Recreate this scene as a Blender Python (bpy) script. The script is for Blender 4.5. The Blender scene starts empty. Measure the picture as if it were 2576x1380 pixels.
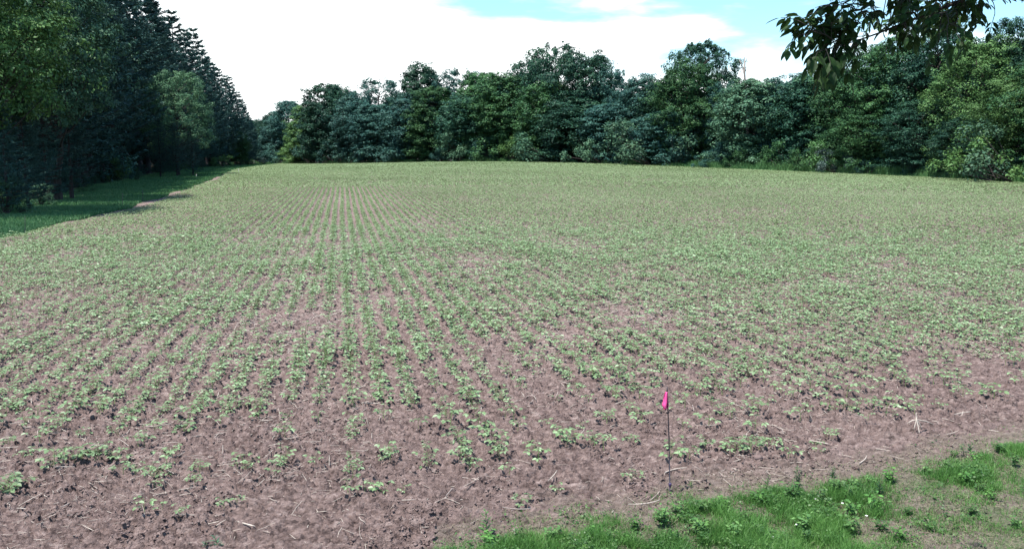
import bpy, math, random
import numpy as np
from mathutils import Vector, Matrix

random.seed(7)
RNG = np.random.default_rng(7)
R = math.radians
scene = bpy.context.scene
COL = scene.collection

# ------------------------------------------------------------------ camera
CAM_H, F, CX, CY, HOR = 3.2, 2022.0, 1288.0, 690.0, 392.0     # photo measured on a 2576 x 1380 grid
TH = math.atan((CY - HOR) / F)
FW = np.array([0, math.cos(TH), -math.sin(TH)]); UPV = np.array([0, math.sin(TH), math.cos(TH)]); RT = np.array([1.0, 0, 0])
CAM = np.array([0, 0, CAM_H])


def sstep(v, a, b):
    t = np.clip((v - a) / (b - a), 0, 1)
    return t * t * (3 - 2 * t)


def hz(x, y):
    """gentle rise of the field towards the far tree line"""
    x = np.asarray(x, float); y = np.asarray(y, float)
    return 1.6 * sstep(y, 30, 190) * np.exp(-(x / 55.0) ** 2)


def ray(px, py):
    d = RT * ((px - CX) / F) - UPV * ((py - CY) / F) + FW
    return d


def ground(px, py):
    d = ray(px, py); z = 0.0
    for _ in range(30):
        t = (z - CAM_H) / d[2]
        p = CAM + d * t
        z = 0.5 * z + 0.5 * float(hz(p[0], p[1]))
    return np.array([p[0], p[1], float(hz(p[0], p[1]))])


def at(px, py, dist):
    """point seen at px,py whose forward (y) distance is dist"""
    d = ray(px, py)
    return CAM + d * (dist / d[1])


def proj(x, y, z):
    vx, vy, vz = np.asarray(x), np.asarray(y), np.asarray(z) - CAM_H
    fwd = vy * FW[1] + vz * FW[2]; up = vy * UPV[1] + vz * UPV[2]
    fwd = np.maximum(fwd, 1e-3)
    return CX + F * vx / fwd, CY - F * up / fwd


cam_d = bpy.data.cameras.new('camera')
cam_d.sensor_width = 36; cam_d.lens = 36 * F / 2576; cam_d.clip_start = 0.05; cam_d.clip_end = 6000
cam = bpy.data.objects.new('camera', cam_d); COL.objects.link(cam)
cam.location = CAM; cam.rotation_euler = (math.pi / 2 - TH, 0, 0)
scene.camera = cam

# ------------------------------------------------------------------ noise


def _hash(ix, iy, seed):
    h = (ix.astype(np.int64) * 374761393 + iy.astype(np.int64) * 668265263 + seed * 982451653) & 0xffffffff
    h = ((h ^ (h >> 13)) * 1274126177) & 0xffffffff
    return ((h ^ (h >> 16)) & 0xffffff) / float(0xffffff)


def vnoise(x, y, seed=0):
    x = np.asarray(x, float); y = np.asarray(y, float)
    ix = np.floor(x); iy = np.floor(y); fx = x - ix; fy = y - iy
    fx = fx * fx * fx * (fx * (fx * 6 - 15) + 10); fy = fy * fy * fy * (fy * (fy * 6 - 15) + 10)
    a = _hash(ix, iy, seed); b = _hash(ix + 1, iy, seed); c = _hash(ix, iy + 1, seed); d = _hash(ix + 1, iy + 1, seed)
    return (a * (1 - fx) + b * fx) * (1 - fy) + (c * (1 - fx) + d * fx) * fy


def fbm(x, y, oct=4, seed=0, gain=.5):
    s = 0; a = 1; n = 0
    for o in range(oct):
        ca, sa = math.cos(.6 * o + .3), math.sin(.6 * o + .3)
        s = s + a * vnoise((x * ca - y * sa) * 2 ** o, (x * sa + y * ca) * 2 ** o, seed + o); n += a; a *= gain
    return s / n


# ------------------------------------------------------------------ mesh helpers (everything is quads)


class MB:
    def __init__(self):
        self.v = []; self.f = []; self.n = 0

    def add(self, v, f):
        v = np.asarray(v, float).reshape(-1, 3); f = np.asarray(f, np.int64).reshape(-1, 4)
        self.v.append(v); self.f.append(f + self.n); self.n += len(v)

    def tube(self, pts, rad, sides=5):
        pts = np.asarray(pts, float); m = len(pts)
        rad = np.broadcast_to(np.asarray(rad, float), (m,))
        tan = np.gradient(pts, axis=0); tan /= np.linalg.norm(tan, axis=1)[:, None] + 1e-9
        ref = np.where(np.abs(tan[:, 2:3]) > .9, np.array([[1.0, 0, 0]]), np.array([[0, 0, 1.0]]))
        u = np.cross(tan, ref); u /= np.linalg.norm(u, axis=1)[:, None] + 1e-9
        w = np.cross(tan, u)
        an = np.arange(sides) * 2 * math.pi / sides
        ring = pts[:, None, :] + rad[:, None, None] * (np.cos(an)[None, :, None] * u[:, None, :] + np.sin(an)[None, :, None] * w[:, None, :])
        i, j = np.meshgrid(np.arange(m - 1), np.arange(sides), indexing='ij')
        a = i * sides + j; b = i * sides + (j + 1) % sides
        f = np.stack([a, b, b + sides, a + sides], -1)
        v = ring.reshape(-1, 3)
        self.add(v, f)
        # end caps
        c = len(v)
        for k0, s in ((0, 1), ((m - 1) * sides, -1)):
            idx = [k0 + q for q in range(sides)]
            for q in range(1, sides - 1, 2):
                q2 = min(q + 2, sides - 1) if q + 2 < sides else q + 1
                if q + 2 < sides:
                    self.f.append(np.array([[idx[0], idx[q], idx[q + 1], idx[q + 2]]]) + self.n - c)

    def leaves(self, c, nrm, tdir, length, width, fold=0.0, tip=0.5):
        """diamond leaves: c centre, nrm normal, tdir rough direction"""
        c = np.asarray(c, float); n = np.asarray(nrm, float)
        n = n / (np.linalg.norm(n, axis=1)[:, None] + 1e-9)
        t = np.asarray(tdir, float); t = t - n * np.sum(t * n, 1)[:, None]
        t /= np.linalg.norm(t, axis=1)[:, None] + 1e-9
        b = np.cross(n, t)
        L = np.broadcast_to(np.asarray(length, float), (len(c),))[:, None] * .5
        W = np.broadcast_to(np.asarray(width, float), (len(c),))[:, None] * .5
        off = (tip - .5) * 2
        v = np.stack([c - t * L, c - t * L * off + b * W + n * fold * W, c + t * L, c - t * L * off - b * W + n * fold * W], 1)
        k = np.arange(len(c))[:, None] * 4
        self.add(v.reshape(-1, 3), k + np.array([[0, 3, 2, 1]]))

    def mesh(self, name, mat=None, smooth=False):
        v = np.concatenate(self.v) if self.v else np.zeros((0, 3)); f = np.concatenate(self.f) if self.f else np.zeros((0, 4), int)
        me = bpy.data.meshes.new(name)
        me.vertices.add(len(v)); me.vertices.foreach_set('co', v.astype(np.float32).ravel())
        me.loops.add(len(f) * 4); me.loops.foreach_set('vertex_index', f.astype(np.int32).ravel())
        me.polygons.add(len(f)); me.polygons.foreach_set('loop_start', (np.arange(len(f)) * 4).astype(np.int32))
        try:
            me.polygons.foreach_set('loop_total', np.full(len(f), 4, np.int32))
        except Exception:
            pass
        if smooth:
            me.polygons.foreach_set('use_smooth', np.ones(len(f), bool))
        me.update(calc_edges=True)
        if mat:
            me.materials.append(mat)
        return me


def link(name, me, parent=None, loc=(0, 0, 0), rz=0, sc=None):
    o = bpy.data.objects.new(name, me); COL.objects.link(o)
    o.location = loc; o.rotation_euler = (0, 0, rz)
    if sc is not None:
        o.scale = sc if hasattr(sc, '__len__') else (sc, sc, sc)
    if parent:
        o.parent = parent
    return o


def tag(o, label, cat, group=None, kind=None):
    o['label'] = label; o['category'] = cat
    if group: o['group'] = group
    if kind: o['kind'] = kind
    return o


def stuff(o, label, cat):
    o['label'] = label; o['category'] = cat; o['kind'] = 'stuff'
    return o


# ------------------------------------------------------------------ materials


def new_mat(name):
    m = bpy.data.materials.new(name); m.use_nodes = True
    nt = m.node_tree; nt.nodes.clear()
    out = nt.nodes.new('ShaderNodeOutputMaterial')
    return m, nt, out


def N(nt, typ, **kw):
    n = nt.nodes.new(typ)
    for k, v in kw.items():
        if k in n.inputs.keys() if isinstance(k, str) else False:
            n.inputs[k].default_value = v
        else:
            setattr(n, k, v)
    return n


def ramp(nt, fac, stops):
    r = nt.nodes.new('ShaderNodeValToRGB')
    el = r.color_ramp.elements
    while len(el) < len(stops):
        el.new(0.5)
    for e, (p, c) in zip(el, stops):
        e.position = p; e.color = (*c, 1)
    nt.links.new(fac, r.inputs[0])
    return r.outputs[0]


def leaf_mat(name, dark, mid, light, spec=.35, rough=.5, trans=.12, noise=.5, tint=None):
    """leaf colours vary leaf by leaf, clump by clump and tree by tree"""
    m, nt, out = new_mat(name)
    geo = nt.nodes.new('ShaderNodeNewGeometry'); tc = nt.nodes.new('ShaderNodeTexCoord'); oi = nt.nodes.new('ShaderNodeObjectInfo')
    nz = N(nt, 'ShaderNodeTexNoise'); nz.inputs['Scale'].default_value = noise; nz.inputs['Detail'].default_value = 2
    nt.links.new(tc.outputs['Object'], nz.inputs['Vector'])
    a = N(nt, 'ShaderNodeMath', operation='MULTIPLY_ADD'); a.inputs[1].default_value = .55
    nt.links.new(geo.outputs['Random Per Island'], a.inputs[0])
    b = N(nt, 'ShaderNodeMath', operation='MULTIPLY_ADD'); b.inputs[1].default_value = .9; b.inputs[2].default_value = -.3
    nt.links.new(nz.outputs['Fac'], b.inputs[0]); nt.links.new(b.outputs[0], a.inputs[2])
    col = ramp(nt, a.outputs[0], [(.08, dark), (.45, mid), (.92, light)])
    hsv = nt.nodes.new('ShaderNodeHueSaturation')
    mr = N(nt, 'ShaderNodeMapRange'); mr.inputs['To Min'].default_value = .8; mr.inputs['To Max'].default_value = 1.2
    nt.links.new(oi.outputs['Random'], mr.inputs['Value']); nt.links.new(mr.outputs[0], hsv.inputs['Value'])
    nt.links.new(col, hsv.inputs['Color'])
    p = N(nt, 'ShaderNodeBsdfPrincipled'); p.inputs['Roughness'].default_value = rough; p.inputs['Specular IOR Level'].default_value = spec
    nt.links.new(hsv.outputs[0], p.inputs['Base Color'])
    if trans > 0:
        t = N(nt, 'ShaderNodeBsdfTranslucent'); mx = N(nt, 'ShaderNodeMixShader'); mx.inputs[0].default_value = trans
        nt.links.new(hsv.outputs[0], t.inputs['Color'])
        nt.links.new(p.outputs[0], mx.inputs[1]); nt.links.new(t.outputs[0], mx.inputs[2]); nt.links.new(mx.outputs[0], out.inputs[0])
    else:
        nt.links.new(p.outputs[0], out.inputs[0])
    return m


def rough_mat(name, c1, c2, scale=6, rough=.85, spec=.2, bump=0.0, stretch=None):
    m, nt, out = new_mat(name)
    tc = nt.nodes.new('ShaderNodeTexCoord')
    nz = N(nt, 'ShaderNodeTexNoise'); nz.inputs['Scale'].default_value = scale; nz.inputs['Detail'].default_value = 5
    src = tc.outputs['Object']
    if stretch:
        mp = nt.nodes.new('ShaderNodeMapping'); mp.inputs['Scale'].default_value = stretch
        nt.links.new(src, mp.inputs[0]); src = mp.outputs[0]
    nt.links.new(src, nz.inputs['Vector'])
    col = ramp(nt, nz.outputs['Fac'], [(.3, c1), (.7, c2)])
    p = N(nt, 'ShaderNodeBsdfPrincipled'); p.inputs['Roughness'].default_value = rough; p.inputs['Specular IOR Level'].default_value = spec
    nt.links.new(col, p.inputs['Base Color'])
    if bump:
        bp = nt.nodes.new('ShaderNodeBump'); bp.inputs['Strength'].default_value = bump; bp.inputs['Distance'].default_value = .02
        nt.links.new(nz.outputs['Fac'], bp.inputs['Height']); nt.links.new(bp.outputs[0], p.inputs['Normal'])
    nt.links.new(p.outputs[0], out.inputs[0])
    return m


M = {}
M['bark'] = rough_mat('bark', (.02, .018, .018), (.055, .048, .044), 3, stretch=(3, 3, .5))
M['pine_bark'] = rough_mat('pine_bark', (.018, .016, .018), (.05, .043, .043), 3, stretch=(3, 3, .5))
M['dead_wood'] = rough_mat('dead_wood', (.16, .14, .13), (.3, .27, .25), 3)
M['pine'] = leaf_mat('pine_needles', (.011, .038, .042), (.034, .088, .080), (.11, .20, .165), spec=.12, rough=.6, trans=.06, noise=.3)  # light stop paints sunlit sprays into the needle colour
M['crown_teal'] = leaf_mat('leaves_blue_green', (.010, .042, .042), (.030, .086, .072), (.075, .165, .12), spec=.1, trans=.1, noise=.3)
M['crown_dark'] = leaf_mat('leaves_dark_green', (.008, .030, .024), (.022, .068, .044), (.058, .135, .066), spec=.1, trans=.1, noise=.3)
M['crown_green'] = leaf_mat('leaves_mid_green', (.014, .05, .025), (.038, .102, .04), (.09, .185, .062), spec=.1, trans=.12, noise=.3)
M['crown_lime'] = leaf_mat('leaves_lime_green', (.04, .10, .03), (.085, .175, .055), (.15, .26, .085), spec=.12, trans=.16, noise=.3)
M['crown_fresh'] = leaf_mat('leaves_fresh_green', (.03, .075, .024), (.07, .145, .045), (.13, .23, .08), spec=.12, trans=.18, noise=.3)
M['crown_mint'] = leaf_mat('leaves_mint_green', (.05, .13, .07), (.10, .21, .11), (.17, .29, .16), spec=.1, trans=.14, noise=.3)
M['crown_pale'] = leaf_mat('leaves_pale_green', (.028, .078, .05), (.062, .135, .08), (.12, .21, .115), spec=.1, trans=.14, noise=.3)
M['shrub_blue'] = leaf_mat('leaves_grey_blue', (.03, .06, .055), (.055, .10, .09), (.10, .16, .14), trans=.08)
M['ash'] = leaf_mat('leaves_ash', (.010, .026, .010), (.022, .052, .016), (.045, .09, .025), trans=.25, spec=.1, noise=3)
M['bean'] = leaf_mat('bean_leaves', (.09, .155, .06), (.175, .265, .125), (.30, .40, .245), trans=.28, spec=.4, rough=.45, noise=2.0)  # light stop also paints pale leaf highlights into the colour
M['bean_far'] = leaf_mat('bean_leaves_distant', (.11, .165, .07), (.175, .245, .115), (.25, .33, .18), trans=.25, spec=.2, rough=.6, noise=.05)
M['stem'] = rough_mat('green_stem', (.07, .11, .04), (.13, .17, .07), 20)
M['straw'] = rough_mat('dry_straw', (.24, .20, .17), (.50, .43, .375), 25, rough=.7, spec=.3)
M['straw_grey'] = rough_mat('weathered_straw', (.17, .14, .13), (.36, .31, .28), 8, rough=.8)
M['clod'] = rough_mat('soil_clods', (.085, .06, .056), (.20, .146, .135), 9, rough=.95, spec=.1)
M['grass'] = leaf_mat('lawn_grass', (.035, .10, .02), (.075, .185, .04), (.14, .28, .07), trans=.25, spec=.3, noise=1.2)
M['strip_grass'] = leaf_mat('strip_grass', (.04, .12, .05), (.075, .19, .075), (.13, .25, .09), trans=.2, spec=.25, noise=.25)
M['weed_edge'] = leaf_mat('tall_weeds', (.045, .13, .045), (.085, .20, .065), (.14, .27, .095), trans=.15, noise=.3)
M['dry_grass'] = rough_mat('dry_grass', (.16, .14, .09), (.32, .28, .2), 12)
M['weed'] = leaf_mat('weed_leaves', (.03, .08, .02), (.055, .13, .03), (.11, .2, .045), trans=.15, noise=8)
M['stake'] = rough_mat('dark_stake', (.012, .01, .018), (.03, .025, .04), 30, rough=.45, spec=.5)
M['pale_stake'] = rough_mat('pale_stake', (.45, .45, .42), (.6, .6, .56), 30, rough=.6)
M['clip'] = rough_mat('stake_clip', (.02, .012, .05), (.05, .03, .09), 30, rough=.4, spec=.5)
M['stone'] = rough_mat('pale_stone', (.3, .28, .28), (.45, .43, .42), 20)
M['petal'] = rough_mat('pale_flower', (.65, .65, .62), (.8, .8, .76), 20)
mf, nt, out = new_mat('pink_flag_film')
p = N(nt, 'ShaderNodeBsdfPrincipled'); p.inputs['Base Color'].default_value = (.95, .13, .42, 1); p.inputs['Roughness'].default_value = .4
t = N(nt, 'ShaderNodeBsdfTranslucent'); t.inputs['Color'].default_value = (1.0, .22, .55, 1)
mx = N(nt, 'ShaderNodeMixShader'); mx.inputs[0].default_value = .4
nt.links.new(p.outputs[0], mx.inputs[1]); nt.links.new(t.outputs[0], mx.inputs[2]); nt.links.new(mx.outputs[0], out.inputs[0])
M['flag'] = mf

# ------------------------------------------------------------------ layout lines on the ground
GRASS_PX = [(1080, 1420), (1180, 1375), (1300, 1345), (1450, 1332), (1620, 1312), (1700, 1280), (1800, 1256), (2000, 1238), (2200, 1203), (2350, 1163), (2450, 1138), (2576, 1118), (2800, 1075)]
gl = np.array([ground(a, b)[:2] for a, b in GRASS_PX])


def grass_depth(x, y):
    """metres inside the front grass verge (positive = grass, on the camera's side of the line)"""
    o = np.argsort(gl[:, 0])
    return np.interp(x, gl[o, 0], gl[o, 1], left=gl[o[0], 1] - 3) - y


PINE_LINE = np.array([(-17, 8), (-22, 24), (-28.8, 45), (-41.7, 86), (-53, 122), (-70, 180), (-87, 249), (-99, 318)], float)
EDGE_LINE = np.array([(-15.5, 8), (-18.2, 22), (-20.3, 31), (-23.5, 48.6), (-33, 86), (-54, 158), (-77, 249), (-93, 322)], float)
FAR_PX = [(2850, 66), (2700, 78), (2576, 90), (2300, 112), (1800, 150), (1400, 190), (1000, 240), (800, 290), (700, 326)]
FAR_LINE = np.array([((p - CX) / F * d, d) for p, d in FAR_PX])


def pine_x(y): return np.interp(y, PINE_LINE[:, 1], PINE_LINE[:, 0])
def edge_x(y): return np.interp(y, EDGE_LINE[:, 1], EDGE_LINE[:, 0])


def far_y(x, y):
    px = CX + F * np.asarray(x, float) / np.maximum(y, 1e-3)
    return np.where(np.asarray(y) > 1, np.interp(px, [p for p, _ in FAR_PX][::-1], [d for _, d in FAR_PX][::-1]), 1e4)


def in_field(x, y, m=0.0):
    return (x > edge_x(y) + .5 + .8 * vnoise(y / 6.0, y * 0, 41) + m) & (y < far_y(x, y) - 2.6 - m) & (y > 4)


# ------------------------------------------------------------------ terrain: one sheet, finest near the viewer
NA = 1150
az_f = np.linspace(R(-41), R(41), NA)
az_b = np.linspace(R(41), R(319), 62)[1:-1]
az = np.concatenate([az_f, az_b]); na = len(az)
r_near = 1 / np.linspace(1 / 4.6, 1 / 32, 640)
r_mid = np.geomspace(32, 420, 170)[1:]
r_far = np.geomspace(420, 4500, 22)[1:]
rr = np.concatenate([np.array([.4, 1, 2, 3, 4]), r_near, r_mid, r_far]); nr = len(rr)
A, RR = np.meshgrid(az, rr, indexing='xy')
X = RR * np.sin(A); Y = RR * np.cos(A)


def soil_disp(x, y):
    w = 1.5 * (fbm(x * .6, y * .6, 2, 91) - .5)
    a = fbm(x / .2 + w, y / .2, 2, 11); b = np.abs(fbm(x / .11, y / .055, 2, 23) - .5) * 2; c = vnoise(x / .026, y / .024, 37)
    lump = sstep(fbm(x / .10, y / .045, 2, 57), .52, .66)
    fleck = sstep(vnoise(x / .06 + w, y / .026, 66), .62, .8)
    return .045 * (a - .5) - .052 * b + .022 * c + .048 * lump * (.35 + .65 * vnoise(x / .5, y / .5, 58)) + .024 * fleck


gd = grass_depth(X, Y)
fieldm = in_field(X, Y) & (gd < .2)
fade = (1 - sstep(RR, 45, 70)) * sstep(RR, 4.2, 5)
roughness = np.where(fieldm, 1 - .55 * sstep(gd, -1.1, .1), .45)
front = (np.cos(A) > .7)
D = np.where((RR < 72) & front, soil_disp(X, Y) * roughness * fade, 0)
far_drop = -.0 * RR
Z = hz(X, Y) + D + .05 * (fbm(X / 3, Y / 3, 2, 5) - .5) * sstep(RR, 4, 6)
V = np.stack([X, Y, Z], -1).reshape(-1, 3)
i, j = np.meshgrid(np.arange(nr - 1), np.arange(na), indexing='ij')
a_ = i * na + j; b_ = i * na + (j + 1) % na
tb = MB(); tb.add(V, np.stack([a_, a_ + na, b_ + na, b_], -1).reshape(-1, 4))
# close the small hole under the viewer with a centre fan of quads
c0 = len(V); tb.v[0] = np.vstack([V, [[0, 0, 0]]])
fan = [[c0, k, k + 1, (k + 2) % na] for k in range(0, na - 1, 2)]
tb.f.append(np.array(fan))
terr = tb.mesh('ground', smooth=False)
# zones as vertex colours: R = greenness of a sward, G = dry litter, B = forest floor
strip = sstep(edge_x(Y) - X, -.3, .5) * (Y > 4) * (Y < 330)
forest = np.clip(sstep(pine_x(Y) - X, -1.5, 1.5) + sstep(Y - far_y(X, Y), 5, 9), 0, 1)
farverge = sstep(Y - far_y(X, Y), -2.5, -1.0)
verge_n = fbm(X / .55, Y / .55, 3, 71)
green = np.clip(np.maximum(strip, farverge) * 1.0, 0, 1)
litter = .75 * np.clip(sstep(gd, -1.1, .3) * sstep(fbm(X / .35, Y / .35, 3, 83) + .25 * sstep(gd, -.9, .3), .42, .62), 0, 1)
inner = sstep(gd, 0, .3)
green = np.maximum(green, inner * .35 * sstep(verge_n, .45, .65))
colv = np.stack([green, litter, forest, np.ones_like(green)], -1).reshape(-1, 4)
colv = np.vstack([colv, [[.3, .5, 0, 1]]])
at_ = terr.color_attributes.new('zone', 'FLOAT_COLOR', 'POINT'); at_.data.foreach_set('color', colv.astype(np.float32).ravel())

m, nt, out = new_mat('ground_soil')
tc = nt.nodes.new('ShaderNodeTexCoord'); att = N(nt, 'ShaderNodeVertexColor', layer_name='zone')
sep = nt.nodes.new('ShaderNodeSeparateColor'); nt.links.new(att.outputs[0], sep.inputs[0])


def noise(scale, det=4, rough=.6, st=None):
    n = N(nt, 'ShaderNodeTexNoise'); n.inputs['Scale'].default_value = scale; n.inputs['Detail'].default_value = det; n.inputs['Roughness'].default_value = rough
    src = tc.outputs['Object']
    if st:
        mp_ = nt.nodes.new('ShaderNodeMapping'); mp_.inputs['Scale'].default_value = st; nt.links.new(src, mp_.inputs[0]); src = mp_.outputs[0]
    nt.links.new(src, n.inputs['Vector']); return n.outputs['Fac']


def mixc(fac, a, b):
    mx = N(nt, 'ShaderNodeMix', data_type='RGBA')
    if hasattr(fac, 'links'): nt.links.new(fac, mx.inputs[0])
    else: mx.inputs[0].default_value = fac
    for s, k in ((a, 6), (b, 7)):
        if hasattr(s, 'links'): nt.links.new(s, mx.inputs[k])
        else: mx.inputs[k].default_value = (*s, 1)
    return mx.outputs[2]


soil = ramp(nt, noise(15, 7, .68, (.55, 1, 1)), [(.36, (.035, .023, .022)), (.45, (.122, .086, .08)), (.56, (.21, .152, .14)), (.70, (.37, .29, .268))])  # darkest stop paints the shade of crevices into the soil colour
soil2 = ramp(nt, noise(.55, 3), [(.35, (.14, .10, .092)), (.65, (.25, .186, .172))])
soil = mixc(.22, soil, soil2)
lit = ramp(nt, noise(24, 6, .65), [(.3, (.07, .06, .045)), (.5, (.16, .138, .11)), (.75, (.29, .255, .21))])
grn = ramp(nt, noise(2.2, 5), [(.3, (.03, .075, .022)), (.55, (.06, .125, .04)), (.8, (.11, .15, .06))])
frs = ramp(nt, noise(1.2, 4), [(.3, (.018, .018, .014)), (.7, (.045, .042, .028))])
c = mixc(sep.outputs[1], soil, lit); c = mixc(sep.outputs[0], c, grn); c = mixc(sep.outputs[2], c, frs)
p = N(nt, 'ShaderNodeBsdfPrincipled'); p.inputs['Roughness'].default_value = .95; p.inputs['Specular IOR Level'].default_value = .12
bp = nt.nodes.new('ShaderNodeBump'); bp.inputs['Strength'].default_value = 1; bp.inputs['Distance'].default_value = .06
nt.links.new(noise(26, 6, .68), bp.inputs['Height']); nt.links.new(bp.outputs[0], p.inputs['Normal'])
nt.links.new(c, p.inputs['Base Color']); nt.links.new(p.outputs[0], out.inputs[0])
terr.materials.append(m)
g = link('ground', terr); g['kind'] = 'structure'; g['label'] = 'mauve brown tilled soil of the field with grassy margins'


def soil_z(x, y):
    x = np.asarray(x, float); y = np.asarray(y, float)
    r = np.hypot(x, y)
    gdd = grass_depth(x, y)
    rg = np.where(in_field(x, y) & (gdd < .2), 1 - .55 * sstep(gdd, -1.1, .1), .45)
    return hz(x, y) + soil_disp(x, y) * rg * (1 - sstep(r, 45, 70)) + .05 * (fbm(x / 3, y / 3, 2, 5) - .5)


# ------------------------------------------------------------------ trees


def unit(v): return v / (np.linalg.norm(v, axis=-1, keepdims=True) + 1e-9)


def broadleaf(seed, prof, W, H=20.0, lobes=46, leaf=.42, per=26, t0=.08, trunk_top=.8, lobe_r=.085, dens=1.0):
    """crown = lobes along the limbs, each a bunch of small sprays of leaves; prof(t) = relative crown radius at height t"""
    rg = np.random.default_rng(seed)
    tr = MB(); cr = MB()
    k = 9
    tz = np.linspace(0, H * trunk_top, k)
    wob = np.cumsum(rg.normal(0, .012 * H, (k, 2)), 0); wob[0] = 0; wob[1] *= .4
    tp = np.column_stack([wob, tz])
    tr.tube(tp, np.linspace(.018 * H, .004 * H, k) * np.r_[1.35, np.ones(k - 1)], 7)
    cs = []
    for q in range(lobes):
        for _ in range(20):
            t = t0 + (1 - t0) * ((q + rg.random()) / lobes) ** .9
            an = q * 2.39996 + rg.normal(0, .5); rho = W * H * prof(t) * (.45 + .55 * math.sqrt(rg.random()))
            c = np.array([math.cos(an) * rho, math.sin(an) * rho, t * H * .95])
            r = H * lobe_r * (.65 + .7 * rg.random()) * (.75 + .5 * prof(t))
            if all(np.linalg.norm(c - cc) > .6 * (r + rr_) * .75 for cc, rr_ in cs[-14:]):
                break
        cs.append((c, r))
    for q, (c, r) in enumerate(cs):
        hz_ = max(.05 * H, c[2] - np.hypot(c[0], c[1]) * .55 - .03 * H); hz_ = min(hz_, H * trunk_top * .97)
        b0 = np.array([np.interp(hz_, tz, tp[:, 0]), np.interp(hz_, tz, tp[:, 1]), hz_])
        if q % 2 == 0 or r > H * lobe_r:
            mid = b0 * .5 + c * .5 + np.array([0, 0, -.02 * H]) + rg.normal(0, .012 * H, 3)
            tr.tube([b0, (b0 + mid) / 2 + rg.normal(0, .005 * H, 3), mid, c], np.array([.0055, .0045, .0035, .0012]) * H, 5)
        ns = int(10 * dens) + 1
        sd = unit(rg.normal(0, 1, (ns, 3)) + np.array([0, 0, .35]) + .35 * unit(np.array([c[0], c[1], 0.0001])))
        sc = c + sd * r * np.array([1, 1, .72]) * rg.uniform(.35, 1.0, (ns, 1))
        n = per
        base = np.repeat(sc, n, 0); bd = np.repeat(sd, n, 0)
        d = unit(rg.normal(0, 1, (ns * n, 3)) + bd * .5 + np.array([0, 0, .25]))
        pos = base + d * r * .42 * rg.uniform(.3, 1.1, (ns * n, 1)) * np.array([1, 1, .62])
        nr_ = unit(d * .7 + bd * .35 + np.array([0, 0, .45]) + rg.normal(0, .3, (ns * n, 3)))
        td = d + rg.normal(0, .5, d.shape) + np.array([0, 0, -.3])
        s = leaf * H / 20 * rg.uniform(.6, 1.3, ns * n)
        cr.leaves(pos, nr_, td, s, s * .62, fold=.25, tip=.45)
    return tr.mesh('trunk', M['bark'], True), cr.mesh('crown', M['crown_dark'])


def prof_edge(t): return (min(1, (t / .12)) ** .5) * math.sqrt(max(.03, 1 - min(1, max(0, (t - .48) / .55)) ** 2.2)) * (.86 + .14 * math.cos(t * 9))
def prof_round(t): return math.sqrt(max(0.02, 1 - ((t - .55) / .5) ** 2))
def prof_umbrella(t): return .25 if t < .52 else (.45 + .55 * min(1, (t - .52) / .2)) * (1 if t < .82 else 1 - (t - .82) / .18 * .75)
def prof_cone(t): return (min(1, t / .1)) * max(.02, 1.02 - t) ** .75


TREES = {}
for nm, args in {
    'edge_a': (101, prof_edge, .27), 'edge_b': (102, prof_edge, .24), 'edge_c': (103, prof_edge, .30), 'edge_d': (104, prof_edge, .26),
    'round_a': (111, prof_round, .30), 'round_b': (112, prof_round, .34), 'cone_a': (121, prof_cone, .30)}.items():
    TREES[nm] = (broadleaf(*args, lobes=74, leaf=.36, per=46, lobe_r=.115), args[2])
TREES['umbrella'] = (broadleaf(131, prof_umbrella, .40, lobes=56, leaf=.34, per=34, t0=.45, lobe_r=.078), .40)
TREES['open_a'] = (broadleaf(132, prof_round, .36, lobes=70, leaf=.34, per=34, t0=.15, lobe_r=.088), .36)
TREES['fine_a'] = (broadleaf(141, prof_edge, .30, lobes=78, leaf=.28, per=46, lobe_r=.095), .30)
TREES['fine_b'] = (broadleaf(142, prof_edge, .33, lobes=78, leaf=.28, per=46, lobe_r=.10), .33)


def place_tree(name, kind, x, y, H, width, label, cat='tree', group=None, mat=None, z=None, rz=None):
    (tm, cm), W = TREES[kind]
    root = bpy.data.objects.new(name, None); COL.objects.link(root)
    z = float(hz(x, y)) - .1 if z is None else z
    root.location = (x, y, z); root.rotation_euler = (0, 0, random.uniform(0, 6.28) if rz is None else rz)
    s = H / 20.0; sx = width / (2 * W * 20.0)
    root.scale = (sx, sx, s)
    tag(root, label, cat, group)
    t = link('trunk', tm, root); c = link('crown', cm, root)
    if mat:
        c.material_slots[0].link = 'OBJECT'; c.material_slots[0].material = M[mat]
    return root


def tree_px(kind, px, topy, wpx, d, mat, label, name='broadleaf_tree', group='broadleaf trees of the far wood', rz=None):
    x = (px - CX) / F * d; top = at(px, topy, d); zb = float(hz(x, d)) - .1
    return place_tree(name, kind, x, d, max(2.5, (top[2] - zb) * 1.01), wpx * d / F, label, 'tree', group, mat, zb, rz)


TONE = {'crown_teal': 'blue-green', 'crown_dark': 'dark green', 'crown_green': 'mid-green', 'crown_lime': 'bright lime-green', 'crown_pale': 'pale green'}


def line_d(px):
    p = np.array([a for a, _ in FAR_PX][::-1], float); d = np.array([b for _, b in FAR_PX][::-1], float)
    return float(np.interp(px, p, d))


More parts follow.
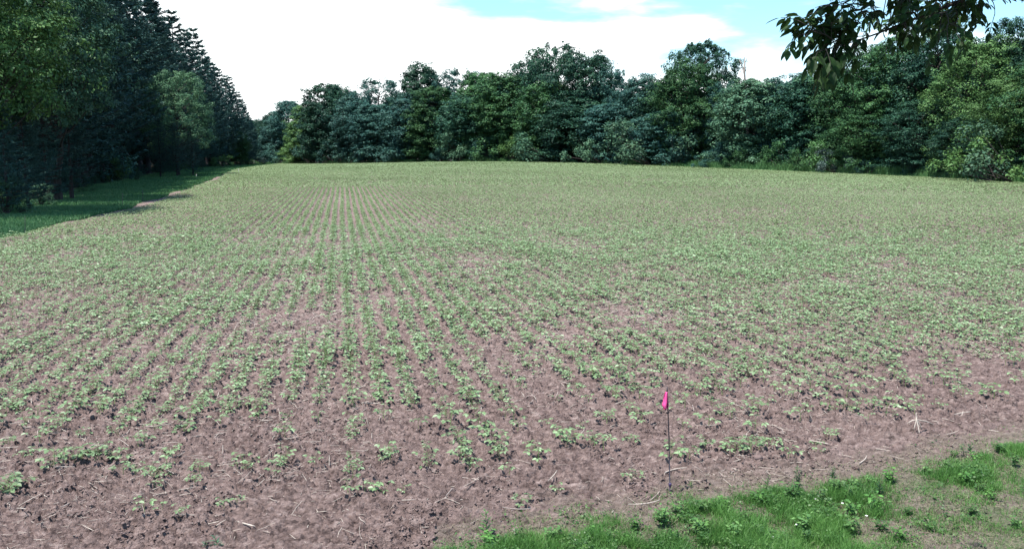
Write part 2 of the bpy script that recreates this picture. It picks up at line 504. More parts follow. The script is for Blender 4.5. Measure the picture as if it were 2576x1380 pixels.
# named trees of the far wood, read off the photograph from left to right: kind, px, top, width, depth behind the edge, tone, label
FARTREES = [
    ('edge_a', 735, 252, 80, 14, 'crown_teal', 'blue-green tree standing furthest left in the far wood, beside the gap'),
    ('edge_b', 700, 285, 60, 26, 'crown_dark', 'dark green tree closing the gap between pines and far wood'),
    ('cone_a', 764, 268, 78, 2, 'crown_lime', 'bright lime-green leafy tree at the left tip of the far wood'),
    ('edge_c', 832, 210, 120, 6, 'crown_dark', 'dark tree with a peaked crown just right of the lime-green tree'),
    ('round_a', 870, 222, 80, 12, 'crown_dark', 'dark tree with ragged top behind the peaked tree'),
    ('edge_d', 905, 242, 100, 5, 'crown_teal', 'hazy blue-green tree right of the peaked dark tree'),
    ('open_a', 965, 196, 110, 12, 'crown_teal', 'airy blue-green tree with sky showing through its top'),
    ('edge_a', 960, 262, 120, 4, 'crown_teal', 'broad blue-green tree in front of the airy tree'),
    ('edge_b', 1045, 240, 110, 4, 'crown_teal', 'blue-green tree before the tall narrow-crowned tree'),
    ('edge_d', 1066, 166, 105, 12, 'crown_dark', 'tall narrow-crowned dark tree left of centre'),
    ('edge_c', 1100, 218, 120, 4, 'crown_green', 'mid-green tree with foliage hanging to the ground left of centre'),
    ('open_a', 1165, 172, 110, 14, 'crown_teal', 'blue-green tree with flat broken top left of centre'),
    ('edge_a', 1215, 180, 110, 9, 'crown_green', 'mid-green tree with rounded top beside the flat-topped tree'),
    ('edge_b', 1180, 240, 110, 3, 'crown_dark', 'dark tree with leafy lower skirt in front of the flat-topped tree'),
    ('edge_d', 1280, 190, 130, 4, 'crown_green', 'mid-green spreading tree left of the tallest crown'),
    ('round_b', 1335, 150, 130, 12, 'crown_dark', 'dark tree leaning against the tallest crown from the left'),
    ('open_a', 1388, 108, 130, 14, 'crown_dark', 'tallest crown of the far wood, dark and ragged, centre'),
    ('edge_c', 1375, 205, 130, 2, 'crown_green', 'mid-green tree below the tallest crown'),
    ('round_a', 1462, 134, 140, 9, 'crown_dark', 'tall dark tree immediately right of the tallest crown'),
    ('open_a', 1522, 174, 110, 11, 'crown_teal', 'thin-crowned tree with sky gaps where the skyline drops'),
    ('edge_b', 1450, 250, 140, 1, 'crown_dark', 'dark tree in the front of the wood at the centre'),
    ('edge_a', 1530, 260, 110, 1, 'crown_teal', 'blue-green tree below the thin-crowned tree'),
    ('edge_d', 1606, 196, 115, 5, 'crown_teal', 'blue-green tree at the dip in the skyline'),
    ('umbrella', 1752, 100, 160, 14, 'crown_dark', 'tall dark umbrella-shaped tree rising above the wood'),
    ('round_b', 1722, 163, 150, 5, 'crown_green', 'round mid-green tree below the umbrella-shaped tree'),
    ('edge_b', 1660, 205, 100, 6, 'crown_dark', 'dark tree left of the round mid-green tree'),
    ('edge_c', 1665, 280, 120, 0, 'crown_teal', 'low blue-green tree in front of the round tree'),
    ('edge_a', 1885, 196, 150, 4, 'crown_pale', 'pale green fine-leaved tree under the bare snag'),
    ('open_a', 1815, 205, 90, 9, 'crown_teal', 'airy blue-green tree between umbrella tree and snag'),
    ('edge_d', 1965, 200, 105, 7, 'crown_teal', 'blue-green tree right of the bare snag'),
    ('edge_b', 2030, 186, 130, 5, 'crown_dark', 'dark tree under the tip of the overhanging branch'),
    ('fine_a', 2075, 178, 120, 10, 'crown_teal', 'blue-green tree behind the overhanging branch tip'),
    ('fine_b', 2140, 118, 170, 5, 'crown_green', 'mid-green tall tree partly behind the overhanging branch'),
    ('fine_a', 2235, 95, 190, 6, 'crown_green', 'tall green tree behind the hanging leaves'),
    ('fine_b', 2180, 260, 170, 0, 'crown_green', 'mid-green tree with light clumps right of the grey shrub'),
    ('fine_a', 2330, 60, 200, 8, 'crown_dark', 'tall dark tree behind the right end of the branch'),
    ('fine_b', 2310, 250, 180, 0, 'crown_dark', 'dark tree with deep shade at its foot on the right'),
    ('fine_b', 2440, 95, 190, 4, 'crown_fresh', 'tall fresh green tree near the right edge'),
    ('fine_a', 2525, 38, 150, 10, 'crown_dark', 'tall dark tree behind the fresh green trees at the right edge'),
    ('fine_a', 2545, 190, 180, 0, 'crown_fresh', 'fresh green tree at the right edge with sunlit boughs'),
    ('fine_b', 2430, 290, 150, -1, 'crown_dark', 'low dark tree at the foot of the fresh green trees'),
    ('fine_a', 2640, 120, 200, 4, 'crown_green', 'green tree cut by the right edge of the view'),
    ('fine_b', 2760, 90, 220, 5, 'crown_dark', 'dark tree beyond the right edge of the view'),
]
for k_, px, ty, w_, back, mt, lab in FARTREES:
    tree_px(k_, px, ty, w_ * 1.22, line_d(px) + back + 3, mt, lab)
# second and third rows that fill the wood behind
kinds = ['edge_a', 'edge_b', 'edge_c', 'edge_d', 'round_a']
for row, (back, step) in enumerate(((20, 62), (32, 75))):
    px = 690 + row * 30
    while px < 2800:
        d = line_d(px) + back + random.uniform(-3, 3)
        top = np.interp(px, [690, 830, 960, 1065, 1230, 1340, 1500, 1600, 1900, 2050, 2150, 2350, 2550, 2800], [300, 240, 235, 205, 200, 175, 205, 225, 205, 205, 150, 110, 90, 90]) + random.uniform(5, 40)
        tree_px(random.choice(kinds), px, top, 3300 * 9 / d * random.uniform(.55, .75), d, random.choice(['crown_dark', 'crown_teal', 'crown_dark']),
                'tree deep inside the far wood, glimpsed behind the front trees', group='trees deep inside the far wood')
        px += step * random.uniform(.8, 1.2)
# far end of the corridor
for px, ty, w_, d, mt, lab in ((618, 298, 60, 420, 'crown_teal', 'distant blue-green tree closing the end of the corridor, against the pines'),
                               (650, 302, 52, 430, 'crown_dark', 'distant dark tree in the middle of the corridor end'),
                               (684, 296, 50, 440, 'crown_teal', 'distant blue-green tree at the right of the corridor end')):
    tree_px('edge_b', px, ty, w_, d, mt, lab, group='distant trees at the corridor end')
for q in range(9):
    tree_px(random.choice(kinds), 560 + q * 24, random.uniform(308, 322), 55, 470 + random.uniform(-10, 20), 'crown_dark', 'tree of the distant wood seen through the corridor', group='distant wood through the corridor')


# pines of the left stand
def pine(seed, H=28.0, tufts=9, wh=26, ln=.34, base=.16):
    rg = np.random.default_rng(seed)
    tr = MB(); cr = MB()
    k = 10; tz = np.linspace(0, H * .985, k)
    wob = np.cumsum(rg.normal(0, .06, (k, 2)), 0); wob[0] = 0
    tp = np.column_stack([wob, tz]); tr.tube(tp, np.linspace(.30, .03, k) * np.r_[1.25, np.ones(k - 1)], 7)
    # dead lower snags
    for q in range(12):
        h = rg.uniform(.05, base + .02) * H; an = rg.uniform(0, 6.28); L = rg.uniform(.8, 2.2)
        d = np.array([math.cos(an), math.sin(an), rg.uniform(-.2, .15)])
        b0 = np.array([0, 0, h]); tr.tube([b0, b0 + d * L * .5, b0 + d * L + np.array([0, 0, -.1])], [.03, .022, .006], 4)
    for w in range(wh):
        t = base + (1 - base) * (w + rg.uniform(-.3, .3)) / (wh - .4); t = min(t, .985)
        h = t * H
        q_ = max(0.0, (t - base) / (1 - base))
        Rm = 4.3 * (1.0 - q_ ** 1.7) * (.72 + .28 * min(1, q_ / .2)) + .35
        nb = int(rg.integers(4, 7)) if t < .93 else 4
        a0 = rg.uniform(0, 6.28)
        for b in range(nb):
            an = a0 + b * 2 * math.pi / nb + rg.normal(0, .2); L = Rm * rg.uniform(.6, 1.18)
            el = rg.uniform(.08, .34) + .75 * max(0, q_ - .55)
            hd = np.array([math.cos(an), math.sin(an), 0]); sd = np.array([-math.sin(an), math.cos(an), 0])
            s = np.linspace(0, 1, 6)
            P = np.array([np.interp(h, tz, tp[:, 0]), np.interp(h, tz, tp[:, 1]), h]) + np.outer(s * L * math.cos(el), hd) + np.outer(L * (math.sin(el) * s - .10 * s * (1 - s) * 2 + 20e-2 * s ** 3), [0, 0, 1])
            tr.tube(P, np.linspace(.045, .008, 6) * (.5 + L / 5), 4)
            nt_ = max(4, int(tufts * (.45 + L / 4)))
            ss = rg.uniform(.28, 1.0, nt_); ss[0] = 1.0
            off = rg.uniform(-1, 1, nt_) * L * .27 * (1.12 - ss)
            c = np.stack([np.interp(ss, s, P[:, q]) for q in range(3)], 1) + off[:, None] * sd + np.outer(np.abs(off) * .12 + rg.uniform(-.05, .12, nt_), [0, 0, 1])
            tw = unit(hd * .75 + sd * np.sign(off)[:, None] * .5 + np.array([0, 0, .32]) + rg.normal(0, .15, (nt_, 3)))
            nn = 11
            cc = np.repeat(c, nn, 0); tt = np.repeat(tw, nn, 0)
            fr = np.tile(np.linspace(-.5, .45, nn), nt_)
            dd = unit(tt * .75 + unit(rg.normal(0, 1, tt.shape) * np.array([1, 1, .7]) + np.array([0, 0, .25])) * .62)
            lnn = ln * rg.uniform(.7, 1.25, len(cc))
            pos = cc + tt * (fr * .55)[:, None] + dd * (lnn * .5)[:, None]
            cr.leaves(pos, unit(rg.normal(0, .6, dd.shape) + np.array([0, 0, .8])), dd, lnn, lnn * rg.uniform(.2, .34, len(cc)), tip=.5)
    return tr.mesh('trunk', M['pine_bark'], True), cr.mesh('crown', M['pine'])


PINES = [pine(201, tufts=18, base=.09), pine(202, tufts=18, base=.07), pine(203, tufts=18, base=.12)]
PTOP = ([0, 430, 490, 520, 560, 600, 625, 645], [-200, 0, 45, 90, 145, 205, 250, 295])


GLADES = [(at(12, 300, 44)[0], 44, 8.5), (at(150, 300, 56)[0], 56, 7.5), (at(455, 300, 114)[0], 114, 5.5)]      # pockets of broadleaf trees in the pine row


def place_pine(x, y, H, label, group, wsc=1.0, force=False):
    if not force and any(math.hypot(x - a, y - b) < r_ for a, b, r_ in GLADES):
        return
    tm, cm = random.choice(PINES)
    r = bpy.data.objects.new('pine_tree', None); COL.objects.link(r)
    r.location = (x, y, float(hz(x, y)) - .1); s = H / 28.0
    r.rotation_euler = (R(random.uniform(-1.2, 1.2)), R(random.uniform(-1.2, 1.2)), random.uniform(0, 6.28)); r.scale = (s * wsc, s * wsc, s)
    tag(r, label, 'pine tree', group); link('trunk', tm, r); link('crown', cm, r)


ORD = ['first', 'second', 'third', 'fourth', 'fifth', 'sixth', 'seventh', 'eighth', 'ninth', 'tenth', 'eleventh', 'twelfth', 'thirteenth', 'fourteenth', 'fifteenth', 'sixteenth',
       'seventeenth', 'eighteenth', 'nineteenth', 'twentieth']
y = 40.0; n_ = 0; maple_seen = False
while y < 325:
    x = float(pine_x(y)) - 3.6 + random.uniform(-.6, .6)
    px = CX + F * x / y
    H = np.interp(y, [40, 120, 200, 260, 325], [28, 31, 33, 31, 23]) * random.uniform(.93, 1.07)
    if px > -60:
        if n_ < 20:
            lab = 'dark pine in the front row of the left stand, %s from its near end' % ORD[n_]; gr = 'front row of the pine stand'
        else:
            lab = 'distant dark pine in the front row towards the corridor end'; gr = 'far front-row pines of the stand'
        n_ += 1
    else:
        lab = 'dark pine beyond the left edge of the view'; gr = 'pines beyond the left edge'
    place_pine(x, y, H, lab, gr, random.uniform(1.2, 1.45))
    y += 4.6 * random.uniform(.85, 1.2) * (1 + y / 260)
for row, back in enumerate((6.5, 11, 16, 22, 30, 40)):
    y = 44.0 + row * 6
    while y < 335:
        x = float(pine_x(y)) - 2.2 - back * random.uniform(.85, 1.15)
        px = CX + F * x / y
        if px > -130:
            place_pine(x, y, np.interp(y, [40, 120, 200, 260, 335], [27, 29, 30, 27, 19]) * random.uniform(.9, 1.05), 'shaded pine in the inner rows of the left stand', 'inner rows of the pine stand', 1.3)
        y += 5.5 * random.uniform(.8, 1.25) * (1 + y / 200)

# broadleaf trees standing in front of the pines
TREES['near_a'] = (broadleaf(151, prof_edge, .34, lobes=84, leaf=.26, per=54, lobe_r=.095, t0=.36), .34)
TREES['near_b'] = (broadleaf(152, prof_round, .36, lobes=74, leaf=.24, per=50, lobe_r=.09, t0=.3), .36)
def left_tree(kind, px, ty, wpx, d, mt, lab): tree_px(kind, px, ty, wpx, d, mt, lab, group='broadleaf trees before the pines')
left_tree('near_a', -40, -190, 470, 44, 'crown_fresh', 'fresh green broadleaf tree cut by the left edge, in front of the pines')
left_tree('near_a', 150, -150, 330, 56, 'crown_pale', 'pale green broadleaf tree with sunlit boughs high before the pines')
left_tree('near_b', 455, 176, 160, 114, 'crown_mint', 'pale green round maple set into the dark pine row')
left_tree('edge_a', 610, 330, 50, 270, 'crown_green', 'small mid-green tree at the far end of the pine row')

for px, ty, d, lab in ((20, 255, 43, 'short dark pine at the left edge below the broadleaf tree'), (75, 235, 47, 'short dark pine second from the left edge'), (125, 215, 55, 'short dark pine under the pale green broadleaf tree'),
                       (185, 190, 58, 'short dark pine right of the pale green broadleaf tree'), (410, 300, 108, 'short dark pine left of the pale green maple'), (452, 315, 109, 'short dark pine directly below the pale green maple'),
                       (492, 308, 112, 'short dark pine right of the pale green maple')):
    x = (px - CX) / F * d
    place_pine(x, d, at(px, ty, d)[2], lab, 'short pines before the stand', 1.5 if d < 80 else 1.25, True)

# bare snag above the far wood
sn = MB(); d_ = line_d(1874) + 5
b0 = np.array([(1876 - CX) / F * d_, d_, float(hz((1876 - CX) / F * d_, d_))])
t1 = at(1874, 143, d_); t2 = at(1860, 150, d_ + .5); fork = at(1873, 185, d_); f2 = at(1876, 150, d_ + .3)
sn.tube([b0, b0 * .5 + fork * .5 + np.array([.2, 0, 0]), fork, t1 + np.array([0, 0, -.8])], [.3, .24, .18, .14], 6)
so = link('dead_snag', sn.mesh('dead_snag', M['dead_wood'], True)); tag(so, 'bare grey dead snag poking above the pale green tree', 'dead tree')
sn = MB(); sn.tube([fork + np.array([0, 0, -.4]), fork * .4 + t2 * .6 + np.array([.1, 0, 0]), t2], [.13, .11, .09], 5); link('branch', sn.mesh('branch', M['dead_wood']), so)
sn = MB(); sn.tube([t1 + np.array([0, 0, -1.0]), f2 + np.array([0.1, 0, -.3]), f2 + np.array([.15, 0, .25])], [.1, .08, .06], 5); link('branch', sn.mesh('branch', M['dead_wood']), so)
sn = MB(); sn.tube([t1 + np.array([0, 0, -.9]), t1 + np.array([-.1, 0, -.3]), t1], [.1, .08, .06], 5); link('branch', sn.mesh('branch', M['dead_wood']), so)

# ------------------------------------------------------------------ shrubs and tall weeds along the wood edges


def shrub(seed, H=3.0, W=.62, lobes=20, per=34, leaf=.16):
    rg = np.random.default_rng(seed); st = MB(); cr = MB()
    for q in range(lobes):
        t = rg.uniform(.12, .92); an = q * 2.4 + rg.normal(0, .4); rho = W * H * math.sqrt(max(.05, 1 - (t - .3) ** 2 * 1.6)) * math.sqrt(rg.random())
        c = np.array([math.cos(an) * rho, math.sin(an) * rho, t * H]); r = H * rg.uniform(.12, .2)
        st.tube([[c[0] * .08, c[1] * .08, 0], c * .55 + rg.normal(0, .05, 3), c], [.035, .025, .008], 4)
        n = per * 4
        d = unit(rg.normal(0, 1, (n, 3)) + np.array([0, 0, .35])); pos = c + d * r * rg.uniform(.35, 1.1, (n, 1)); pos[:, 2] = np.maximum(pos[:, 2], .05)
        s = leaf * rg.uniform(.6, 1.3, n)
        cr.leaves(pos, unit(d * .5 + np.array([0, 0, .6]) + rg.normal(0, .45, d.shape)), d + rg.normal(0, .5, d.shape), s, s * .55, fold=.25)
    return st.mesh('stem', M['bark']), cr.mesh('foliage', M['weed_edge'])


SHR = [shrub(301), shrub(302, W=.8), shrub(303, W=.5, lobes=24), shrub(304, W=1.0, lobes=26)]


def place_shrub(x, y, H, label, mat, group=None, name='shrub', v=None):
    st, fo = SHR[random.randrange(4) if v is None else v]
    r = link(name, st, None, (x, y, float(hz(x, y)) - .03), random.uniform(0, 6.28), H / 3.0 * np.array([random.uniform(.9, 1.3)] * 2 + [1.0])); tag(r, label, 'shrub', group)
    f = link('foliage', fo, r); f.material_slots[0].link = 'OBJECT'; f.material_slots[0].material = M[mat]
    return r


def shrub_px(px, topy, d, mat, label, group='shrubs at the wood edge', v=None):
    x = (px - CX) / F * d
    return place_shrub(x, d, at(px, topy, d)[2] - float(hz(x, d)), label, mat, group, v=v)


shrub_px(2110, 372, line_d(2110) - 1.5, 'shrub_blue', 'grey-blue shrub bulging into the field margin right of centre', v=3)
shrub_px(2065, 355, line_d(2065) - .5, 'weed_edge', 'bright green shrub just left of the grey-blue shrub')
shrub_px(2020, 372, line_d(2020) - .5, 'crown_green', 'mid-green shrub second left of the grey-blue shrub')
shrub_px(2180, 388, line_d(2180) - 1, 'crown_teal', 'dark blue-green shrub right of the grey-blue shrub')
shrub_px(1845, 375, line_d(1845) - 1, 'crown_green', 'broad green shrub below the snag tree')
shrub_px(1790, 380, line_d(1790) - .5, 'crown_teal', 'blue-green shrub left of the broad shrub under the snag')
shrub_px(1395, 300, line_d(1395) - .5, 'crown_pale', 'tall pale shrub below the tallest crown')
shrub_px(1330, 330, line_d(1330) - .5, 'crown_pale', 'pale leafy shrub left of the tall pale shrub')
shrub_px(1520, 300, line_d(1520) - 1, 'crown_pale', 'tall pale grey-green shrub right of centre')
shrub_px(1290, 340, line_d(1290) - .2, 'crown_lime', 'lime-green shrub left of the centre')
shrub_px(1240, 345, line_d(1240) - .5, 'crown_teal', 'blue-green shrub left of the lime-green shrub')
shrub_px(1160, 330, line_d(1160) - .5, 'crown_pale', 'pale upright shrub against dark trunks left of centre')
shrub_px(1110, 370, line_d(1110) - .5, 'crown_teal', 'low blue-green shrub left of the pale upright shrub')
shrub_px(1010, 380, line_d(1010) - .8, 'crown_green', 'low green shrub below the airy tree')
shrub_px(890, 385, line_d(890) - .8, 'crown_pale', 'low pale shrub below the peaked dark tree')
shrub_px(740, 370, line_d(740) - 2, 'crown_lime', 'lime shrub at the foot of the lime-green tree')
shrub_px(1640, 300, line_d(1640) - .5, 'crown_pale', 'tall pale shrub left of the round mid-green tree')
shrub_px(1700, 340, line_d(1700) - 1, 'crown_teal', 'blue-green shrub below the round mid-green tree')
shrub_px(2290, 395, line_d(2290) - 1, 'crown_dark', 'dark low shrub in the deep shade at right')
shrub_px(2400, 405, line_d(2400) - 1, 'crown_dark', 'dark low shrub nearer the right edge')
shrub_px(2510, 320, line_d(2510) - 2, 'crown_lime', 'lime-green sunlit shrub near the right edge', v=3)
shrub_px(2560, 300, line_d(2560) - 1, 'crown_pale', 'pale sunlit shrub cut by the right edge', v=3)
px = 720
while px < 2700:                                                   # filler along the far edge
    d = line_d(px) + random.uniform(1.5, 4.5)
    shrub_px(px, random.uniform(340, 385) + max(0, px - 1800) * .03, d, random.choice(['crown_dark', 'crown_teal', 'crown_green', 'crown_dark']), 'low shadowed shrub filling the foot of the far wood', 'shadowed shrubs at the foot of the far wood')
    px += random.uniform(24, 46)
shrub_px(15, 445, 43, 'crown_pale', 'pale leafy shrub at the left edge under the pines')
shrub_px(60, 500, 44, 'crown_dark', 'dark low shrub right of the pale shrub under the pines')
shrub_px(105, 462, 51, 'crown_pale', 'thin pale sapling shrub before the pine trunks')
shrub_px(305, 395, 90, 'crown_lime', 'small sunlit lime shrub in a gap between pine trunks')
shrub_px(352, 430, 96, 'crown_pale', 'pale low shrub at the feet of the pines')
shrub_px(565, 385, 215, 'crown_lime', 'small yellow-green shrub near the far end of the pines')
shrub_px(668, 395, 300, 'shrub_blue', 'pale grey shrub in the mouth of the corridor')
shrub_px(640, 398, 330, 'crown_green', 'green shrub left of the pale grey corridor shrub')
shrub_px(700, 398, 318, 'crown_pale', 'pale green shrub right of the corridor mouth')
y = 42
while y < 300:
    x = float(pine_x(y)) + random.uniform(-3.2, .2)
    place_shrub(x, y, random.uniform(.7, 2.0), 'dark undergrowth shrub at the feet of the pines', random.choice(['crown_dark', 'crown_teal', 'crown_green']), 'undergrowth shrubs at the feet of the pines')
    y += random.uniform(2.0, 4.5) * (1 + y / 250)


for q in range(150):
    y = 1 / random.uniform(1 / 340, 1 / 45); x = float(pine_x(y)) - random.uniform(6, 48)
    if CX + F * x / y > -150:
        place_shrub(x, y, random.uniform(2.5, 6.0), 'shaded understorey bush between the pine trunks', random.choice(['crown_dark', 'crown_teal']), 'understorey bushes between the pine trunks')


def blades(mb, x, y, z, h, w, rg, lean=.35, segs=2):
    n = len(x); an = rg.uniform(0, 6.283, n); la = rg.uniform(0, 6.283, n); ln = rg.uniform(.1, 1, n) * lean
    sx, sy = np.cos(an), np.sin(an); lx, ly = np.cos(la) * ln, np.sin(la) * ln
    rows = []
    for s, wf in ((0, 1), (.55, .8), (1, .12)):
        px_ = x + lx * h * s ** 1.7; py_ = y + ly * h * s ** 1.7; pz = z + h * s * (1 - .35 * ln * s)
        rows.append(np.stack([px_ - sx * w * wf * .5, py_ - sy * w * wf * .5, pz], 1)); rows.append(np.stack([px_ + sx * w * wf * .5, py_ + sy * w * wf * .5, pz], 1))
    v = np.stack(rows, 1).reshape(-1, 3); k = np.arange(n)[:, None] * 6
    mb.add(v, np.concatenate([k + np.array([[0, 1, 3, 2]]), k + np.array([[2, 3, 5, 4]])]))


# left grass strip
rg = np.random.default_rng(31)
mb = MB()
n = 150000
yy = 1 / rg.uniform(1 / 330, 1 / 24, n); fx = rg.random(n)
xl = pine_x(yy) - 1.0; xr = edge_x(yy) + .3 + 1.6 * (fbm(yy / 4, yy * 0, 2, 3) - .5)
xx = xl + (xr - xl) * fx
h_ = (.10 + .16 * fbm(xx / 1.5, yy / 1.5, 3, 8)) * rg.uniform(.6, 1.3, n) * (1 + .8 * (fx < .12))
blades(mb, xx, yy, hz(xx, yy) - .01, h_, .012 + yy * .0006, rg, .6)
stuff(link('grass_strip', mb.mesh('grass_strip', M['strip_grass'])), 'mown green grass strip between the pines and the crop', 'grass')

# tall weeds along the far field edge
mb = MB(); n = 90000
fxp = rg.uniform(650, 2850, n); dd = np.interp(fxp, [a for a, _ in FAR_PX][::-1], [b for _, b in FAR_PX][::-1]) + rg.uniform(-3.2, 2.0, n)
xx = (fxp - CX) / F * dd
ht = (.30 + .9 * sstep(fbm(xx / 3, dd / 3, 3, 44), .35, .75) * (1 + .3 * (fxp > 1550))) * rg.uniform(.5, 1.2, n)
blades(mb, xx, dd, hz(xx, dd), ht, .06 + .05 * rg.random(n), rg, .45)
stuff(link('tall_weeds', mb.mesh('tall_weeds', M['weed_edge'])), 'bright green tall weeds along the foot of the far wood', 'weeds')

# ------------------------------------------------------------------ bean crop
ROWD = np.array([(862 - CX) / F, 1.0]); ROWD /= np.linalg.norm(ROWD); ROWN = np.array([ROWD[1], -ROWD[0]])
SP = .38


def full_line(px): return np.interp(px, [0, 500, 1000, 1700, 2200, 2576], [985, 985, 965, 925, 900, 865])
def end_line(px): return np.interp(px, [0, 300, 700, 1200, 1450, 1700, 2000, 2300, 2576], [1270, 1250, 1215, 1200, 1140, 1150, 1165, 1060, 985])


BARE = [(760, 830, 75, 40, .9), (1080, 560, 35, 18, .8), (1130, 600, 40, 14, .7), (1200, 690, 50, 22, .6), (1270, 800, 70, 25, .55), (820, 505, 45, 12, .6), (1480, 640, 60, 14, .5), (1800, 560, 70, 10, .5), (1650, 690, 90, 16, .4), (880, 640, 60, 25, .35),
        (2200, 700, 150, 22, .45), (2350, 740, 90, 20, .5), (350, 880, 60, 25, .5), (600, 900, 90, 22, .5), (1330, 1000, 140, 60, .6), (1900, 800, 120, 20, .3)]


def crop_density(x, y):
    px, py = proj(x, y, hz(x, y))
    fl = full_line(px); el = end_line(px)
    d = np.where(py < fl, .84, .84 - .62 * sstep((py - fl) / np.maximum(el - fl, 1), 0, .55))
    d = np.where(py > el, .02, d)
    pat = fbm(x / 2.2, y / 4.0, 3, 77)
    d = d * (1 - .6 * sstep(.46 - pat, 0, .18) * (1 - .65 * sstep(y, 18, 45)))
    for bx, by, rx, ry, s in BARE:
        d = d * (1 - .75 * s * np.exp(-(((px - bx) / rx) ** 2 + ((py - by) / ry) ** 2)))
    return np.where(in_field(x, y), d, 0) * (grass_depth(x, y) < -.25)


def row_points(r0, r1, step, rg, half=36.5):
    """points along the drill rows whose distance from the viewer is r0..r1 within the wedge in view"""
    ks = np.arange(int(-r1 / SP), int(r1 / SP) + 1); ts = np.arange(0, r1 * 1.05, step)
    K, T = np.meshgrid(ks, ts)
    K = K.ravel(); T = T.ravel() + rg.uniform(-.5, .5, K.size) * step
    # the drill wanders a little
    o = K * SP + rg.normal(0, .018, K.size) + .04 * np.sin(T / 9.0 + K * .02)
    x = ROWD[0] * T + ROWN[0] * o; y = ROWD[1] * T + ROWN[1] * o
    r = np.hypot(x, y); an = np.degrees(np.arctan2(x, y))
    ok = (r >= r0) & (r < r1) & (np.abs(an) < half)
    return x[ok], y[ok]


def bean_variant(seed):
    rg = np.random.default_rng(seed); st = MB(); lf = MB()
    H = rg.uniform(.10, .17); nt_ = rg.integers(4, 7)
    st.tube([[0, 0, -.03], [rg.normal(0, .008), rg.normal(0, .008), H * .5], [rg.normal(0, .015), rg.normal(0, .015), H]], [.0045, .0035, .002], 4)
    for k in range(nt_):
        an = k * 2.4 + rg.uniform(-.5, .5); hz_ = H * (.35 + .65 * (k + 1) / nt_); L = rg.uniform(.055, .12)
        hd = np.array([math.cos(an), math.sin(an), 0]); e = np.array([0, 0, hz_]) + hd * L + np.array([0, 0, rg.uniform(.01, .05)])
        st.tube([[0, 0, hz_ * .9], (np.array([0, 0, hz_]) + e) / 2 + np.array([0, 0, .008]), e], [.002, .0016, .0012], 3)
        for q, da in enumerate((0, 1.5, -1.5)):
            d = np.array([math.cos(an + da), math.sin(an + da), rg.uniform(-.25, .05)])
            S = rg.uniform(.038, .06)
            nn = np.array([rg.normal(0, .22), rg.normal(0, .22), 1.0])
            # two folded halves with a waist near the base, so that the leaflet reads as an oval
            d = d / np.linalg.norm(d); b = np.cross(nn, d); b /= np.linalg.norm(b); up = np.cross(d, b)
            o = e + d * .006
            for sgn in (1, -1):
                P = [o, o + d * S * .28 + b * sgn * S * .33 + up * S * .07, o + d * S * .68 + b * sgn * S * .27 + up * S * .03, o + d * S - up * S * .12]
                lf.add(P, [[0, 1, 2, 3]] if sgn < 0 else [[0, 3, 2, 1]])
    return st, lf


VAR = [bean_variant(400 + q) for q in range(10)]
VARM = [(s.mesh('bean_stem', M['stem']), l.mesh('bean_leaves', M['bean'])) for s, l in VAR]
VARNP = []
for s, l in VAR:
    VARNP.append((np.concatenate(l.v), np.concatenate(l.f), np.concatenate(s.v), np.concatenate(s.f)))

rg = np.random.default_rng(55)
x, y = row_points(5.5, 40, .085, rg)
keep = (rg.random(len(x)) < crop_density(x, y) * .92) & (np.hypot(x, y) < rg.uniform(26, 40, len(x)))
x, y = x[keep], y[keep]
px, py = proj(x, y, hz(x, y)); inf = (px > -40) & (px < 2616) & (py < 1400)
# cross-drilled short rows of the headland and lone seedlings seen in the photo
extra = []
for x0, y0, x1, y1, n in ((1830, 1142, 1925, 1128, 7), (560, 1030, 640, 1026, 6), (150, 1165, 300, 1160, 8), (310, 1190, 430, 1195, 6), (880, 1250, 1010, 1240, 5), (2080, 1035, 2180, 1030, 6), (1420, 1125, 1520, 1110, 4), (1690, 1160, 1730, 1155, 3), (600, 1190, 640, 1180, 3), (700, 1180, 720, 1165, 3), (1150, 1165, 1165, 1150, 2), (560, 1280, 600, 1278, 2), (360, 1290, 400, 1284, 2), (970, 1165, 985, 1150, 3)):
    for q in range(n):
        gq = ground(x0 + (x1 - x0) * q / max(1, n - 1) + random.uniform(-8, 8), y0 + (y1 - y0) * q / max(1, n - 1) + random.uniform(-3, 3)); extra.append(gq[:2])
ex = np.array(extra)
x = np.concatenate([x, ex[:, 0]]); y = np.concatenate([y, ex[:, 1]]); inf = np.concatenate([inf, np.ones(len(ex), bool)])
order = np.argsort(np.where(inf, np.hypot(x, y), 1e9))
near_i = order[:300]; rest = np.ones(len(x), bool); rest[near_i] = False
size_f = lambda x, y: (.95 + .5 * (fbm(x / 1.8, y / 1.8, 2, 15) - .4)) * (1 + .34 * sstep(y, 9, 26))
flag_g = ground(1686, 1240)
for q in near_i:
    sx = float(size_f(x[q], y[q])) * random.uniform(.55, 1.2) * .95
    sm, lm = random.choice(VARM)
    zz = float(soil_z(x[q], y[q]))
    ppx = CX + F * x[q] / y[q]
    if ppx > 1690:
        lab, gr = 'young bean plant growing in the sparse front rows right of the pink flag', 'front bean plants right of the pink flag'
    elif ppx > 1000:
        lab, gr = 'young bean plant growing in the sparse front rows close left of the pink flag', 'front bean plants close left of the pink flag'
    else:
        lab, gr = 'young bean plant growing in the sparse front rows at the left', 'front bean plants at the left'
    o = link('bean_plant', sm, None, (x[q], y[q], zz), random.uniform(0, 6.28), sx); tag(o, lab, 'bean plant', gr)
    link('leaves', lm, o)


